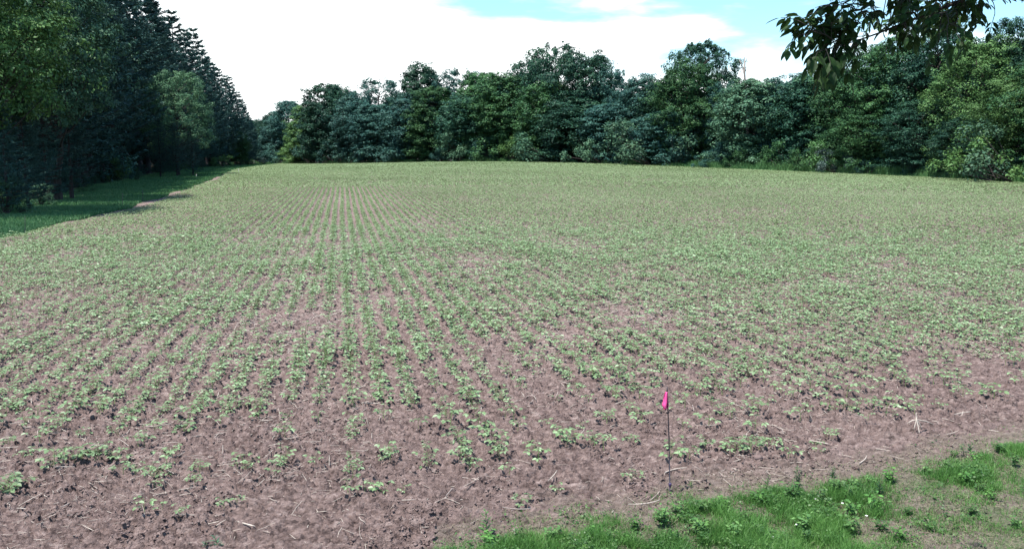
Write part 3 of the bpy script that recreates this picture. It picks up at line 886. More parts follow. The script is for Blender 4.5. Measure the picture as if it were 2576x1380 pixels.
def merged(x, y, z, scale, npv, pick, rot, use_stem=True):
    lf = MB(); st = MB()
    for k in range(len(npv)):
        sel = np.where(pick == k)[0]
        if not len(sel): continue
        c, s = np.cos(rot[sel]), np.sin(rot[sel]); sc = scale[sel]
        for (vv, ff, mb_) in ((npv[k][0], npv[k][1], lf), (npv[k][2], npv[k][3], st)):
            if mb_ is st and not use_stem: continue
            V_ = np.empty((len(sel), len(vv), 3))
            V_[:, :, 0] = (vv[None, :, 0] * c[:, None] - vv[None, :, 1] * s[:, None]) * sc[:, None] + x[sel][:, None]
            V_[:, :, 1] = (vv[None, :, 0] * s[:, None] + vv[None, :, 1] * c[:, None]) * sc[:, None] + y[sel][:, None]
            V_[:, :, 2] = vv[None, :, 2] * sc[:, None] + z[sel][:, None]
            F_ = ff[None] + (np.arange(len(sel)) * len(vv))[:, None, None]
            mb_.add(V_.reshape(-1, 3), F_.reshape(-1, 4))
    return lf, st


xr_, yr_ = x[rest], y[rest]; n = len(xr_)
print('near rest plants', n)
lf, st = merged(xr_, yr_, soil_z(xr_, yr_), size_f(xr_, yr_) * rg.uniform(.55, 1.25, n) * .95, VARNP, rg.integers(0, 10, n), rg.uniform(0, 6.28, n))
crop = stuff(link('bean_crop', lf.mesh('bean_crop', M['bean'])), 'rows of young green bean plants filling the field behind the front rows', 'bean crop')
o = link('stems', st.mesh('stems', M['stem']), crop); o['kind'] = 'stuff'


def simple_plants(x, y, z, n_leaf, rad, hgt, L, rg, mb):
    n = len(x)
    P = np.repeat(np.stack([x, y, z], 1), n_leaf, 0); m_ = len(P)
    an = rg.uniform(0, 6.283, m_); ra = rad * np.sqrt(rg.random(m_))
    P[:, 0] += np.cos(an) * ra; P[:, 1] += np.sin(an) * ra; P[:, 2] += hgt * rg.uniform(.35, 1.1, m_)
    nn = rg.normal(0, .32, (m_, 3)); nn[:, 2] = 1
    td = np.stack([np.cos(an), np.sin(an), rg.normal(-.1, .2, m_)], 1)
    s = L * rg.uniform(.7, 1.3, m_)
    mb.leaves(P, nn, td, s, s * .68, fold=.15, tip=.45)


mb = MB()
x, y = row_points(26, 75, .13, rg)
k_ = (rg.random(len(x)) < crop_density(x, y)) & (np.hypot(x, y) > rg.uniform(26, 40, len(x))); x, y = x[k_], y[k_]
print('mid plants', len(x)); simple_plants(x, y, hz(x, y), 9, .12, .16, .085, rg, mb)
x, y = row_points(75, 140, .34, rg)
k_ = rg.random(len(x)) < crop_density(x, y); x, y = x[k_], y[k_]
print('far plants', len(x)); simple_plants(x, y, hz(x, y), 9, .22, .20, .14, rg, mb)
x, y = row_points(140, 330, .9, rg)
k_ = rg.random(len(x)) < crop_density(x, y); x, y = x[k_], y[k_]
print('very far plants', len(x)); simple_plants(x, y, hz(x, y), 9, .45, .2, .24, rg, mb)
o = link('distant_leaves', mb.mesh('distant_leaves', M['bean_far']), crop); o['kind'] = 'stuff'

# ------------------------------------------------------------------ clods and straw on the soil
rg = np.random.default_rng(77)


def wedge(n, r0, r1, half=36):
    r = 1 / rg.uniform(1 / r1, 1 / r0, n); a = np.radians(rg.uniform(-half, half, n))
    return r * np.sin(a), r * np.cos(a)


ICO = np.array([[0, 0, 1], [.9, 0, .25], [.28, .86, .3], [-.72, .52, .2], [-.7, -.55, .3], [.3, -.85, .22], [.0, 0, -.6]])
x, y = wedge(60000, 5.8, 32)
k_ = in_field(x, y) & (grass_depth(x, y) < -.2) & (fbm(x / .7, y / .7, 2, 5) > .42); x, y = x[k_], y[k_]; n = len(x)
s = .006 + .017 * rg.random(n) ** 3.0
v = ICO[None] * (1 + rg.normal(0, .16, (n, 7, 3))); rot = rg.uniform(0, 6.28, n); c_, s_ = np.cos(rot)[:, None], np.sin(rot)[:, None]
st_ = rg.uniform(.8, 1.7, n)[:, None]
vx = v[:, :, 0] * st_; vy = v[:, :, 1]
V_ = np.stack([(vx * c_ - vy * s_) * s[:, None] + x[:, None], (vx * s_ + vy * c_) * s[:, None] + y[:, None], v[:, :, 2] * s[:, None] * .55 + soil_z(x, y)[:, None] + s[:, None] * .2], 2)
FA = np.array([[0, 1, 2, 3], [0, 3, 4, 5], [1, 0, 5, 6], [1, 6, 3, 2], [6, 5, 4, 3]])
mb = MB(); mb.add(V_.reshape(-1, 3), (FA[None] + (np.arange(n) * 7)[:, None, None]).reshape(-1, 4))
stuff(link('soil_clods', mb.mesh('soil_clods', M['clod'])), 'loose crumbs and clods of brown soil scattered over the field', 'soil clods')


def straws(mb, x, y, z, L, r, rg, tilt=.18):
    n = len(x); an = rg.uniform(0, 6.283, n); el = np.abs(rg.normal(0, tilt, n))
    d = np.stack([np.cos(an) * np.cos(el), np.sin(an) * np.cos(el), np.sin(el)], 1)
    sd = np.stack([-np.sin(an), np.cos(an), np.zeros(n)], 1); up = np.cross(d, sd); up *= np.sign(up[:, 2:3] + 1e-9)
    P = np.stack([x, y, z], 1) + np.array([0, 0, 1]) * (L * np.sin(el) * .5 + r * .4)[:, None]
    a = P - d * (L * .5)[:, None]; m_ = P + sd * (L * rg.normal(0, .05, n))[:, None] ; b = P + d * (L * .5)[:, None]
    rows = []
    for q, w in ((a, .9), (m_, 1.0), (b, .7)):
        rows += [q - sd * (r * w)[:, None], q + up * (r * w)[:, None], q + sd * (r * w)[:, None]]
    v = np.stack(rows, 1).reshape(-1, 3); k = np.arange(n)[:, None] * 9
    mb.add(v, np.concatenate([k + np.array([[0, 1, 4, 3]]), k + np.array([[1, 2, 5, 4]]), k + np.array([[3, 4, 7, 6]]), k + np.array([[4, 5, 8, 7]]), k + np.array([[2, 0, 3, 5]]), k + np.array([[5, 3, 6, 8]])]))


def straw_density(x, y):
    px, py = proj(x, y, hz(x, y)); d = .14 + .75 * sstep(fbm(x / 1.7, y / 3.5, 3, 61), .5, .7)
    for bx, by, rx, ry, s in BARE:
        d = d + 1.3 * s * np.exp(-(((px - bx) / rx / 1.1) ** 2 + ((py - by) / ry / 1.2) ** 2))
    return d * np.interp(py, [0, 820, 960, 1400], [1.7, 1.5, .3, .16])


mb = MB()
x, y = wedge(80000, 6.0, 85); k_ = in_field(x, y) & (grass_depth(x, y) < -.2) & (rg.random(len(x)) < straw_density(x, y)); x, y = x[k_], y[k_]
rad = np.hypot(x, y); straws(mb, x, y, soil_z(x, y) - .004, (.03 + .15 * rg.random(len(x)) ** 2.2) * (1 + rad / 45), rg.uniform(.0014, .0046, len(x)) * (1 + np.maximum(rad - 8, 0) / 11), rg)
print('straws', len(x))
stuff(link('corn_residue', mb.mesh('corn_residue', M['straw'])), 'pale bits of corn stubble straw littering the soil', 'crop residue')

# the larger stalks one can point at
PICK = [(515, 1322, 95, .25, 'long pale corn stalk lying flat at the lower left'), (55, 1295, 48, -.5, 'bent pale corn husk at the lower left corner'), (400, 1080, 60, .2, 'pale stalk lying between seedlings at the left'),
        (1010, 1265, 60, .1, 'thin pale stalk on bare soil below the front seedlings'), (1300, 1285, 75, -.15, 'long weathered stalk lying on the bare edge left of the flag'), (1620, 1270, 80, .05, 'long pale stalk lying just beyond the grass clump by the flag'),
        (1700, 1187, 50, .05, 'thin pale stalk lying at the foot of the pink flag'), (1265, 1130, 40, .7, 'pale slanting stalk piece in bare soil left of the flag'), (1460, 1100, 38, .8, 'short pale stalk near the centre front'),
        (1130, 1255, 36, 1.0, 'short dark stalk stub below the front seedlings'), (1790, 1085, 34, -.8, 'pale stalk right of the flag pole'), (1960, 1010, 40, .6, 'pale stalk right of the flag top'),
        (2060, 1120, 50, -.5, 'pale stalk lying on bare soil at the right'), (2170, 1165, 40, .5, 'whitish stalk near the right-hand weeds'), (760, 1010, 50, .3, 'pale stalk among seedlings left of centre'),
        (240, 1130, 45, .6, 'pale stalk at the left front'), (170, 1270, 40, 1.2, 'dark upright stalk stub at the lower left'), (930, 1020, 45, -.4, 'pale stalk in the bare strip left of centre'), (1560, 1020, 40, .3, 'pale stalk left of the pink flag'),
        (2420, 1050, 45, .2, 'pale stalk far right on the bare margin'), (620, 1330, 55, -.3, 'pale stalk on the front edge of the bare soil'), (1390, 1215, 45, .9, 'pale stalk standing askew left of the flag base')]
for px, py, Lp, a_, lab in PICK:
    gq = ground(px, py); L = Lp * gq[1] / F * random.uniform(1.0, 1.25); an = a_ + random.uniform(-.1, .1)
    dx, dy = math.cos(an), math.sin(an) * 1.6; nrm = math.hypot(dx, dy); dx, dy = dx / nrm, dy / nrm
    mb = MB(); s = np.linspace(-.5, .5, 6); r_ = random.uniform(.0038, .0062)
    bend = random.uniform(-.12, .12)
    pts = np.stack([dx * s * L - dy * L * bend * (1 - 4 * s * s), dy * s * L + dx * L * bend * (1 - 4 * s * s), .016 + .05 * (s + .5) * random.uniform(0, 1)], 1)
    mb.tube(pts, r_ * np.array([.9, 1, 1.25, 1, .95, .7]), 6)
    o = link('corn_stalk', mb.mesh('corn_stalk', M['straw_grey'] if 'dark' in lab or 'weathered' in lab else M['straw'], True), None, (gq[0], gq[1], float(soil_z(gq[0], gq[1]))))
    tag(o, lab, 'corn stalk', 'larger corn stalks on the soil')
# forked white root crown of an old corn plant
gq = ground(2303, 1092); mb = MB(); k = gq[1] / F
hub = np.array([0, 0, 38 * k])
for e in ([-3 * k, 0, 58 * k], [52 * k, .05, 22 * k], [-22 * k, .02, 26 * k], [-14 * k, -.06, 0], [1 * k, -.10, -.01], [14 * k, -.02, 12 * k]):
    e = np.array(e); mb.tube([hub, hub * .5 + e * .5 + np.array([0, 0, .012]), e], [.009, .007, .004], 5)
o = link('corn_root', mb.mesh('corn_root', M['straw'], True), None, (gq[0], gq[1], float(soil_z(gq[0], gq[1])))); tag(o, 'forked whitish corn root standing on bare soil at the right', 'corn root')

# the larger dark clods; the last stands in for shade under a cross row
for px, py, w_, lab in ((1462, 1118, 15, 'dark reddish clod left of the flag pole'), (1390, 1113, 12, 'small dark clod second left of the flag pole'), (1185, 1110, 16, 'dark round clod on the bare soil left of centre'), (988, 1122, 14, 'dark clod between seedlings left of centre'),
                        (460, 1070, 18, 'dark clod in the left seedling rows'), (800, 1130, 16, 'dark clod in the front rows left of centre'), (1275, 945, 20, 'dark clod at the end of the dense rows'), (1905, 1160, 22, 'dark long clod standing in for the shade under the short cross row right of the flag')):
    gq = ground(px, py); s = w_ * gq[1] / F * .5
    rgc = np.random.default_rng(px); u = np.linspace(0, 2 * math.pi, 11)[:-1]; rows = []
    for q, ph in enumerate(np.linspace(-.5, 1.45, 6)):
        rr_ = math.cos(ph) * (1 + rgc.normal(0, .13, 10)); rows.append(np.stack([np.cos(u) * rr_ * 1.3, np.sin(u) * rr_, np.full(10, math.sin(ph)) * .75 + rgc.normal(0, .06, 10)], 1))
    v = np.concatenate(rows) * s; i_, j_ = np.meshgrid(np.arange(5), np.arange(10), indexing='ij'); a_ = i_ * 10 + j_; b_ = i_ * 10 + (j_ + 1) % 10
    mb = MB(); mb.add(v, np.stack([a_, b_, b_ + 10, a_ + 10], -1)); mb.f.append(np.array([[50, 51, 52, 53], [50, 53, 54, 59], [54, 55, 58, 59], [55, 56, 57, 58]]))
    o = link('soil_clod', mb.mesh('soil_clod', M['clod']), None, (gq[0], gq[1], float(soil_z(gq[0], gq[1])))); tag(o, lab, 'soil clod', 'larger clods on the bare soil')

# ------------------------------------------------------------------ front grass verge
BLOBS = [(1230, 1372, 60, 20, .5), (1330, 1372, 80, 18, .6), (1470, 1352, 60, 18, .8), (1560, 1370, 80, 22, .5), (1670, 1305, 55, 24, .9), (1650, 1350, 70, 24, .9), (1760, 1280, 60, 24, 1), (1860, 1310, 130, 60, 1.1), (1800, 1350, 140, 40, 1.1), (1960, 1265, 70, 25, .8),
         (2010, 1330, 100, 45, .75), (2090, 1275, 60, 28, .7), (2130, 1370, 80, 16, .8), (2185, 1240, 70, 25, .6), (2195, 1310, 80, 28, .8), (2290, 1290, 40, 20, .4), (2430, 1205, 75, 28, 1.2), (2500, 1155, 80, 22, 1.1), (2560, 1140, 60, 20, 1), (2400, 1160, 40, 14, .6), (2480, 1235, 50, 20, .7),
         (2130, 1215, 40, 14, .4), (2330, 1205, 60, 16, .4), (2540, 1290, 60, 30, .25), (2250, 1370, 50, 18, .3), (2440, 1280, 60, 22, .3), (1940, 1370, 120, 25, .8)]


def verge_density(x, y):
    px, py = proj(x, y, hz(x, y)); d = np.zeros_like(px)
    for bx, by, rx, ry, s in BLOBS:
        d = np.maximum(d, s * np.exp(-(((px - bx) / rx) ** 2 + ((py - by) / ry) ** 2) * .9))
    d = np.maximum(d, .68 * sstep(px, 2290, 2060) + .28)
    d = d * (.38 + 1.1 * sstep(fbm(x / .3, y / .3, 3, 19), .3, .62))
    gdv = grass_depth(x, y) + .5 * (fbm(x / .35, y / .35, 3, 63) - .5)
    return d * (.12 * sstep(gdv, -.55, -.2) + .88 * sstep(gdv, -.15, .3))


rg = np.random.default_rng(99)
def verge_points(n):
    x = rg.uniform(-1.2, 9.0, n); y = rg.uniform(4.0, 9.8, n); return x, y


x, y = verge_points(1500000); dn = verge_density(x, y); k_ = (rg.random(len(x)) < dn * .75) & (np.abs(x) < y * .95); x, y, dn = x[k_], y[k_], dn[k_]
print('grass blades', len(x))
mb = MB(); blades(mb, x, y, soil_z(x, y) - .01, (.03 + .06 * np.minimum(dn, 1.1)) * rg.uniform(.35, 1.5, len(x)) * (.6 + .9 * fbm(x / .25, y / .25, 2, 13)), rg.uniform(.0022, .0048, len(x)), rg, .9)
stuff(link('verge_grass', mb.mesh('verge_grass', M['grass'])), 'bright green grass tufts on the verge at the lower right', 'grass')
# clover and other broad leaved ground cover among the grass
x, y = verge_points(360000); dn = verge_density(x, y); cl = sstep(fbm(x / .22, y / .22, 2, 29), .48, .62)
k_ = (rg.random(len(x)) < dn * cl * .6) & (np.abs(x) < y * .95); x, y, dn = x[k_], y[k_], dn[k_]; n = len(x); print('clover', n)
mb = MB(); nn = rg.normal(0, .4, (n, 3)); nn[:, 2] = 1; an = rg.uniform(0, 6.28, n); s = rg.uniform(.014, .034, n)
mb.leaves(np.stack([x, y, soil_z(x, y) + (.02 + .055 * np.minimum(dn, 1)) * rg.uniform(.4, 1.2, n)], 1), nn, np.stack([np.cos(an), np.sin(an), 0 * an], 1), s, s * .7, fold=.2)
stuff(link('clover', mb.mesh('clover', M['weed'])), 'low broad-leaved clover mixed into the front verge grass', 'clover')
# leafy weed clumps one can point at
CL_PX = [(1310, 1368), (1395, 1362), (1480, 1350), (1540, 1362), (1600, 1340), (1668, 1306), (1700, 1296), (1655, 1330), (1760, 1292), (1820, 1276), (1905, 1268), (1950, 1290), (1990, 1262), (2060, 1262), (2100, 1240), (2150, 1238), (2185, 1226), (2240, 1215), (2080, 1300), (2140, 1300), (2200, 1290),
         (2020, 1340), (1900, 1340), (1840, 1360), (1760, 1345), (2140, 1345), (2210, 1340), (2290, 1300), (2340, 1195), (2385, 1180), (2400, 1150), (2450, 1160), (2520, 1140), (2555, 1175), (2420, 1220), (2460, 1240), (2500, 1262), (2440, 1300), (2340, 1340), (2560, 1330), (2270, 1362), (1230, 1376), (1580, 1375), (1700, 1365)]


def clump(seed):
    rgk = np.random.default_rng(seed); st = MB(); lf = MB()
    for q in range(9):
        an = q * 2.4 + rgk.normal(0, .3); ln = rgk.uniform(.1, .75); h = rgk.uniform(.05, .12); d = np.array([math.cos(an) * ln, math.sin(an) * ln, 1.0]); d /= np.linalg.norm(d)
        st.tube([[0, 0, -.01], d * h * .5, d * h], [.0018, .0014, .001], 3)
        for w in range(9):
            c = d * h * (.25 + .75 * w / 8) ; a2 = w * 2.4 + an; L = rgk.uniform(.018, .04); e = np.array([math.cos(a2), math.sin(a2), rgk.uniform(-.1, .6)]); e /= np.linalg.norm(e)
            lf.leaves([c + e * L * .6], [[rgk.normal(0, .3), rgk.normal(0, .3), 1]], [e], L, L * rgk.uniform(.45, .7), fold=.2)
    return st.mesh('weed_stem', M['stem']), lf.mesh('weed_leaves', M['weed'])


CLM = [clump(700 + q) for q in range(5)]
for q, (px, py) in enumerate(CL_PX):
    gq = ground(px + random.uniform(-8, 8), py); a, b = CLM[q % 5]; sc_ = random.uniform(.75, 1.5)
    o = link('weed_clump', a, None, (gq[0], gq[1], float(soil_z(gq[0], gq[1]))), random.uniform(0, 6.28), (sc_, sc_, sc_ * random.uniform(.8, 1.3)))
    tag(o, 'low leafy weed clump growing in the verge grass at the lower right', 'weed', 'leafy weed clumps in the verge grass')
    f = link('leaves', b, o); f.material_slots[0].link = 'OBJECT'; f.material_slots[0].material = M[('weed', 'crown_lime', 'grass', 'grass', 'crown_fresh')[random.randrange(5)]]
# dead grass and litter on the verge
x, y = verge_points(100000); gdp = grass_depth(x, y); k_ = (gdp > -.7) & (rg.random(len(x)) < .45 * (1 + (fbm(x / .3, y / .3, 2, 9) - .4) * 2) * sstep(gdp, -.8, .2)) & (np.abs(x) < y * .95); x, y = x[k_], y[k_]
mb = MB(); straws(mb, x, y, soil_z(x, y), rg.uniform(.02, .09, len(x)), rg.uniform(.0008, .002, len(x)), rg, .3)
stuff(link('dry_grass', mb.mesh('dry_grass', M['dry_grass'])), 'tan dead grass litter on the bare parts of the verge', 'dry grass')
# tiny pale flowers
for q, (px, py) in enumerate(((2178, 1322), (2003, 1338), (2118, 1282), (2050, 1270), (1942, 1372))):
    gq = ground(px, py); mb = MB(); s = .012
    for k in range(6):
        a = k * 1.047; mb.leaves([[math.cos(a) * s * .6, math.sin(a) * s * .6, .075]], [[math.cos(a) * .4, math.sin(a) * .4, 1]], [[math.cos(a), math.sin(a), .2]], s * 1.2, s * .8)
    o = link('flower', mb.mesh('flower', M['petal']), None, (gq[0], gq[1], float(soil_z(gq[0], gq[1])))); tag(o, 'tiny white flower head in the front verge grass', 'flower', 'tiny white flowers in the verge')
    mb = MB(); mb.tube([[0, 0, -.01], [.003, 0, .04], [0, 0, .075]], .0012, 4); link('stem', mb.mesh('stem', M['stem']), o)


# upright weeds along the verge
def upright_weed(px, base, top, stems, lab, mat='weed', leafL=.055, dense=1.0, name='upright_weed'):
    gq = ground(px, base); k = gq[1] / F; H = (base - top) * k * 1.02; rgw = np.random.default_rng(px)
    st = MB(); lf = MB()
    for q in range(stems):
        dx = rgw.normal(0, .03) if q else 0; h = H * (1 if q == 0 else rgw.uniform(.55, .9))
        P = np.array([[dx, 0, -.02], [dx * 1.2 + rgw.normal(0, .006), 0, h * .5], [dx * 1.5 + rgw.normal(0, .012), 0, h]])
        st.tube(P, [.0045, .0035, .002], 5)
        nl = int(26 * dense * h / .25) + 8
        for w in range(nl):
            t = .12 + .88 * (w / nl); an = w * 2.4 + rgw.normal(0, .2); L = leafL * (1.15 - .5 * t) * rgw.uniform(.8, 1.2)
            c = np.array([np.interp(t, [0, .5, 1], P[:, 0]), 0, t * h]); d = np.array([math.cos(an), math.sin(an), rgw.uniform(.0, .5) + .6 * (t > .85)])
            d /= np.linalg.norm(d); lf.leaves([c + d * L * .5], [[-d[0] * .4, -d[1] * .4, 1]], [d], L, L * .3, fold=.2)
    o = link(name, st.mesh('weed_stem', M['stem'], True), None, (gq[0], gq[1], float(soil_z(gq[0], gq[1])))); tag(o, lab, 'weed')
    link('leaves', lf.mesh('weed_leaves', M[mat]), o)


upright_weed(1222, 1352, 1290, 1, 'upright leafy weed on the bare margin at the bottom, left of the grass', leafL=.07)
upright_weed(2003, 1240, 1168, 3, 'tallest upright weed at the grass edge, dark green with several stems', 'crown_green', leafL=.045, dense=1.4)
upright_weed(1928, 1242, 1190, 1, 'upright weed with a yellow-green top left of the tallest weed', leafL=.05)
upright_weed(1735, 1228, 1212, 1, 'tiny weed just right of the flag base', leafL=.035)
upright_weed(2132, 1262, 1215, 2, 'bushy yellow-green weed right of the tallest weed', leafL=.055)
upright_weed(2210, 1250, 1205, 2, 'leafy green weed on the verge edge right of the bushy weed', 'crown_green', leafL=.05)
upright_weed(2095, 1205, 1172, 2, 'thin dull weed on the bare soil beyond the verge', 'crown_green', leafL=.04)
upright_weed(2330, 1190, 1160, 2, 'small weed at the verge edge near the right', leafL=.045)
upright_weed(2440, 1150, 1118, 3, 'clumped weed at the verge top on the right', 'crown_green', leafL=.05)
upright_weed(545, 1378, 1345, 2, 'grey-green weed at the bottom edge on the left', 'crown_pale', leafL=.06)

# the big bean plant cut by the left edge
gq = ground(26, 1240); st = MB(); lf = MB()
for q in range(6):
    V0 = VARNP[q]; c_, s_ = math.cos(q * 1.1), math.sin(q * 1.1); of = np.array([random.uniform(-.06, .06), random.uniform(-.05, .05), 0]); k = 1.15
    rot = np.array([[c_, -s_, 0], [s_, c_, 0], [0, 0, 1]]); st.add((V0[2] * k) @ rot.T + of, V0[3]); lf.add((V0[0] * k) @ rot.T + of, V0[1])
o = link('bean_plant', st.mesh('bean_stem', M['stem']), None, (gq[0], gq[1], float(soil_z(gq[0], gq[1])))); tag(o, 'big dense bean plant alone at the lower left edge', 'bean plant'); link('leaves', lf.mesh('bean_leaves', M['bean']), o)

# ------------------------------------------------------------------ stakes
def stake(px, base, top, lab, mat='stake', flag=False, lean=0.0, r=.0055, group=None):
    gq = ground(px, base); z = float(soil_z(gq[0], gq[1])) if gq[1] < 60 else gq[2]
    tp = at(px + lean, top, gq[1]) - np.array([gq[0], gq[1], z])
    mb = MB(); mb.tube([[0, 0, -.08], tp * .5 + np.array([.003, 0, 0]), tp * .97, tp], [r, r, r, r * .6], 7)
    o = link('marker_stake', mb.mesh('stake', M[mat], True), None, (gq[0], gq[1], z)); tag(o, lab, 'marker stake', group)
    return o, tp, gq


o, tp, gq = stake(1686, 1240, 972, 'thin dark stake flying a hot pink marker flag near the front', flag=True, lean=-8)
k = gq[1] / F
# hanging film: a folded strip wrapped round the stake
cols = 7; rows = 14; vv = []
for a in range(rows):
    t = a / (rows - 1); zz = tp[2] * .955 - t * 43 * k
    xs = tp[0] * (zz / tp[2])
    wl = np.interp(t, [0, .15, .6, .8, 1], [5, 9, 11, 14, 9]); wr = np.interp(t, [0, .5, .75, 1], [0, 2.0, 4, 0])
    for b in range(cols):
        u = b / (cols - 1)
        vv.append([xs + (-wl + (wl + wr) * u) * k, -.012 + .022 * math.sin(u * 7 + t * 2.5) * (.5 + t), zz - (1 - u) * t * 5 * k + .01 * math.sin(u * 5) * t])
mb = MB(); i_, j_ = np.meshgrid(np.arange(rows - 1), np.arange(cols - 1), indexing='ij'); a_ = i_ * cols + j_
mb.add(vv, np.stack([a_, a_ + 1, a_ + cols + 1, a_ + cols], -1)); fo = link('flag', mb.mesh('flag', M['flag'], True), o)
sol = fo.modifiers.new('film', 'SOLIDIFY'); sol.thickness = .0015
mb = MB(); zc = 20 * k; xc = tp[0] * .06
mb.tube([[xc, 0, zc - .035], [xc, 0, zc - .02], [xc, 0, zc - .005], [xc, 0, zc + .012], [xc, 0, zc + .02]], [.006, .009, .016, .014, .006], 8); link('foot_clip', mb.mesh('foot_clip', M['clip'], True), o)
stake(63, 594, 545, 'dark stake at the grass edge on the far left, nearest of the left stakes', r=.011, group='dark stakes along the left grass strip')
stake(308, 517, 486, 'dark stake midway along the left grass strip', r=.014, group='dark stakes along the left grass strip')
stake(359, 506, 478, 'dark stake right of the midway stake on the left strip', r=.015, group='dark stakes along the left grass strip')
stake(494, 447, 438, 'short white stake on the shaded left grass strip', 'pale_stake', r=.03)
stake(600, 434, 424, 'pale stake near the far end of the left strip', 'pale_stake', r=.03)
for px, b_, t_, lab in ((1327, 409.5, 401, 'pale stake at the far field edge left of the tallest crown'), (1410, 410.5, 402, 'pale stake at the far field edge below the tallest crown'), (1562, 413, 402, 'white stake at the far field edge right of centre')):
    stake(px, b_, t_, lab, 'pale_stake', r=.045)

# ------------------------------------------------------------------ overhanging ash branch
rga = np.random.default_rng(909)
limb = MB(); TW = []
LD = 4.5


def P3(px, py, d=LD): return at(px, py, d)


def poly(ps): return np.array([P3(*q) for q in ps])


def resample(P, n):
    s = np.r_[0, np.cumsum(np.linalg.norm(np.diff(P, axis=0), axis=1))]; t = np.linspace(0, s[-1], n)
    return np.stack([np.interp(t, s, P[:, q]) for q in range(3)], 1)


def compound(base, d, size, droop, twg, lvs):
    """a pinnate leaf: rachis with 5 or 7 lance-shaped leaflets"""
    d = d / np.linalg.norm(d); L = size * rga.uniform(.85, 1.2) * 1.5
    s = np.linspace(0, 1, 6); P = base + np.outer(s * L, d) + np.outer(-droop * L * s ** 2, [0, 0, 1])
    twg.tube(P, np.linspace(.0022, .0012, 6), 4)
    side = np.cross(d, [0, 0, 1.0]); side /= np.linalg.norm(side) + 1e-6
    prs = [(1.0, 0)] + [(t, sg) for t in ((.45, .72) if rga.random() < .5 else (.35, .6, .84)) for sg in (1, -1)]
    for t, sg in prs:
        o = np.array([np.interp(t, s, P[:, q]) for q in range(3)])
        tang = P[min(5, int(t * 5) + 1)] - P[max(0, min(4, int(t * 5)))]; tang = tang / np.linalg.norm(tang)
        ld = tang * (.75 if sg else 1) + side * sg * .8 + np.array([0, 0, -.35 - .35 * rga.random()]) + rga.normal(0, .12, 3); ld /= np.linalg.norm(ld)
        S = size * rga.uniform(.75, 1.15); nn = np.array([rga.normal(0, .35), rga.normal(0, .35), 1.0]); b = np.cross(nn, ld); b /= np.linalg.norm(b); up = np.cross(ld, b)
        o = o + ld * .006
        pr = [(.0, .02), (.2, .17), (.45, .24), (.75, .15), (1.0, .0)]; cen = [o + ld * S * a - up * S * .13 * a * a for a, _ in pr]
        for sgn in (1, -1):
            for q in range(4):
                A_, B_ = cen[q], cen[q + 1]; C_ = B_ + b * sgn * S * pr[q + 1][1] + up * S * .05 * (q < 3); D_ = A_ + b * sgn * S * pr[q][1] + up * S * .05 * (q > 0)
                lvs.add([A_, B_, C_, D_], [[0, 1, 2, 3]] if sgn > 0 else [[0, 3, 2, 1]])


def twig(P, r0, nleaf, size=.095, droop=.35, start=.25):
    twg, lvs = MB(), MB(); TW.append((twg, lvs))
    P = resample(np.asarray(P, float), 9); P[1:-1] += rga.normal(0, .006, (7, 3)); twg.tube(P, np.linspace(r0, .0018, 9), 5)
    tang = np.gradient(P, axis=0); tang /= np.linalg.norm(tang, axis=1)[:, None]
    for q in range(nleaf):
        t = start + (1 - start) * (q + .5) / nleaf if q < nleaf - 1 else 1.0
        k = int(t * 8); o = P[k]
        rnd = rga.normal(0, 1, 3) * np.array([1, .8, .35]); sd = np.cross(tang[k], rnd); sd /= np.linalg.norm(sd) + 1e-6
        compound(o, tang[k] * (.45 if t < 1 else 1.2) + sd * .8 + np.array([0, 0, .15]), size, droop, twg, lvs)


TRUNKX = 4.9
main = [(3300, -700, 4.5), (2950, -330, 4.5), (2650, -110, 4.6), (2480, -25, 4.65), (2361, 25, 4.65), (2290, 52, 4.6), (2215, 82, 4.5), (2170, 98, 4.45), (2125, 112, 4.4)]
ML = poly(main); limb.tube(resample(ML, 24), np.interp(np.linspace(0, 1, 24), [0, .4, .7, 1], [.07, .03, .010, .003]), 8)
CROWN = []
# twigs of the left cluster
twig(poly([(2170, 98, 4.45), (2110, 105, 4.4), (2078, 112, 4.35)]), .004, 7, .078)
twig(poly([(2135, 110, 4.42), (2085, 95, 4.35), (2050, 72, 4.3), (2014, 55, 4.25)]), .004, 10, .075, .2, .15)
twig(poly([(2200, 75, 4.5), (2165, 28, 4.45), (2120, 14, 4.4), (2075, 14, 4.35)]), .004, 9, .075, .3, .1)
twig(poly([(2165, 60, 4.45), (2120, 40, 4.4), (2090, 35, 4.4)]), .003, 6, .078, .3)
twig(poly([(2120, 112, 4.38), (2085, 125, 4.3), (2058, 132, 4.28)]), .0035, 5, .08, .4)
twig(poly([(2110, 112, 4.4), (2080, 120, 4.45), (2070, 128, 4.45)]), .003, 2, .09, .6)
twig(poly([(2130, 108, 4.4), (2095, 80, 4.45), (2065, 60, 4.5)]), .003, 6, .078, .3)
twig(poly([(2190, 92, 4.5), (2160, 70, 4.6), (2140, 60, 4.6)]), .003, 3, .078, .35)
for a_ in ([(2165, 60, 4.45), (2130, 45, 4.5), (2090, 62, 4.5)], [(2120, 112, 4.4), (2095, 110, 4.5), (2060, 105, 4.5)], [(2085, 14, 4.4), (2060, 30, 4.4), (2030, 40, 4.45)], [(2150, 20, 4.45), (2110, 5, 4.5), (2080, -8, 4.5)],
           [(2185, 85, 4.5), (2150, 100, 4.55), (2120, 80, 4.6)], [(2050, 72, 4.3), (2030, 85, 4.3), (2008, 92, 4.3)], [(2170, 98, 4.45), (2140, 120, 4.4), (2100, 140, 4.35)]):
    twig(poly(a_), .003, 2, .075, .25, .3)
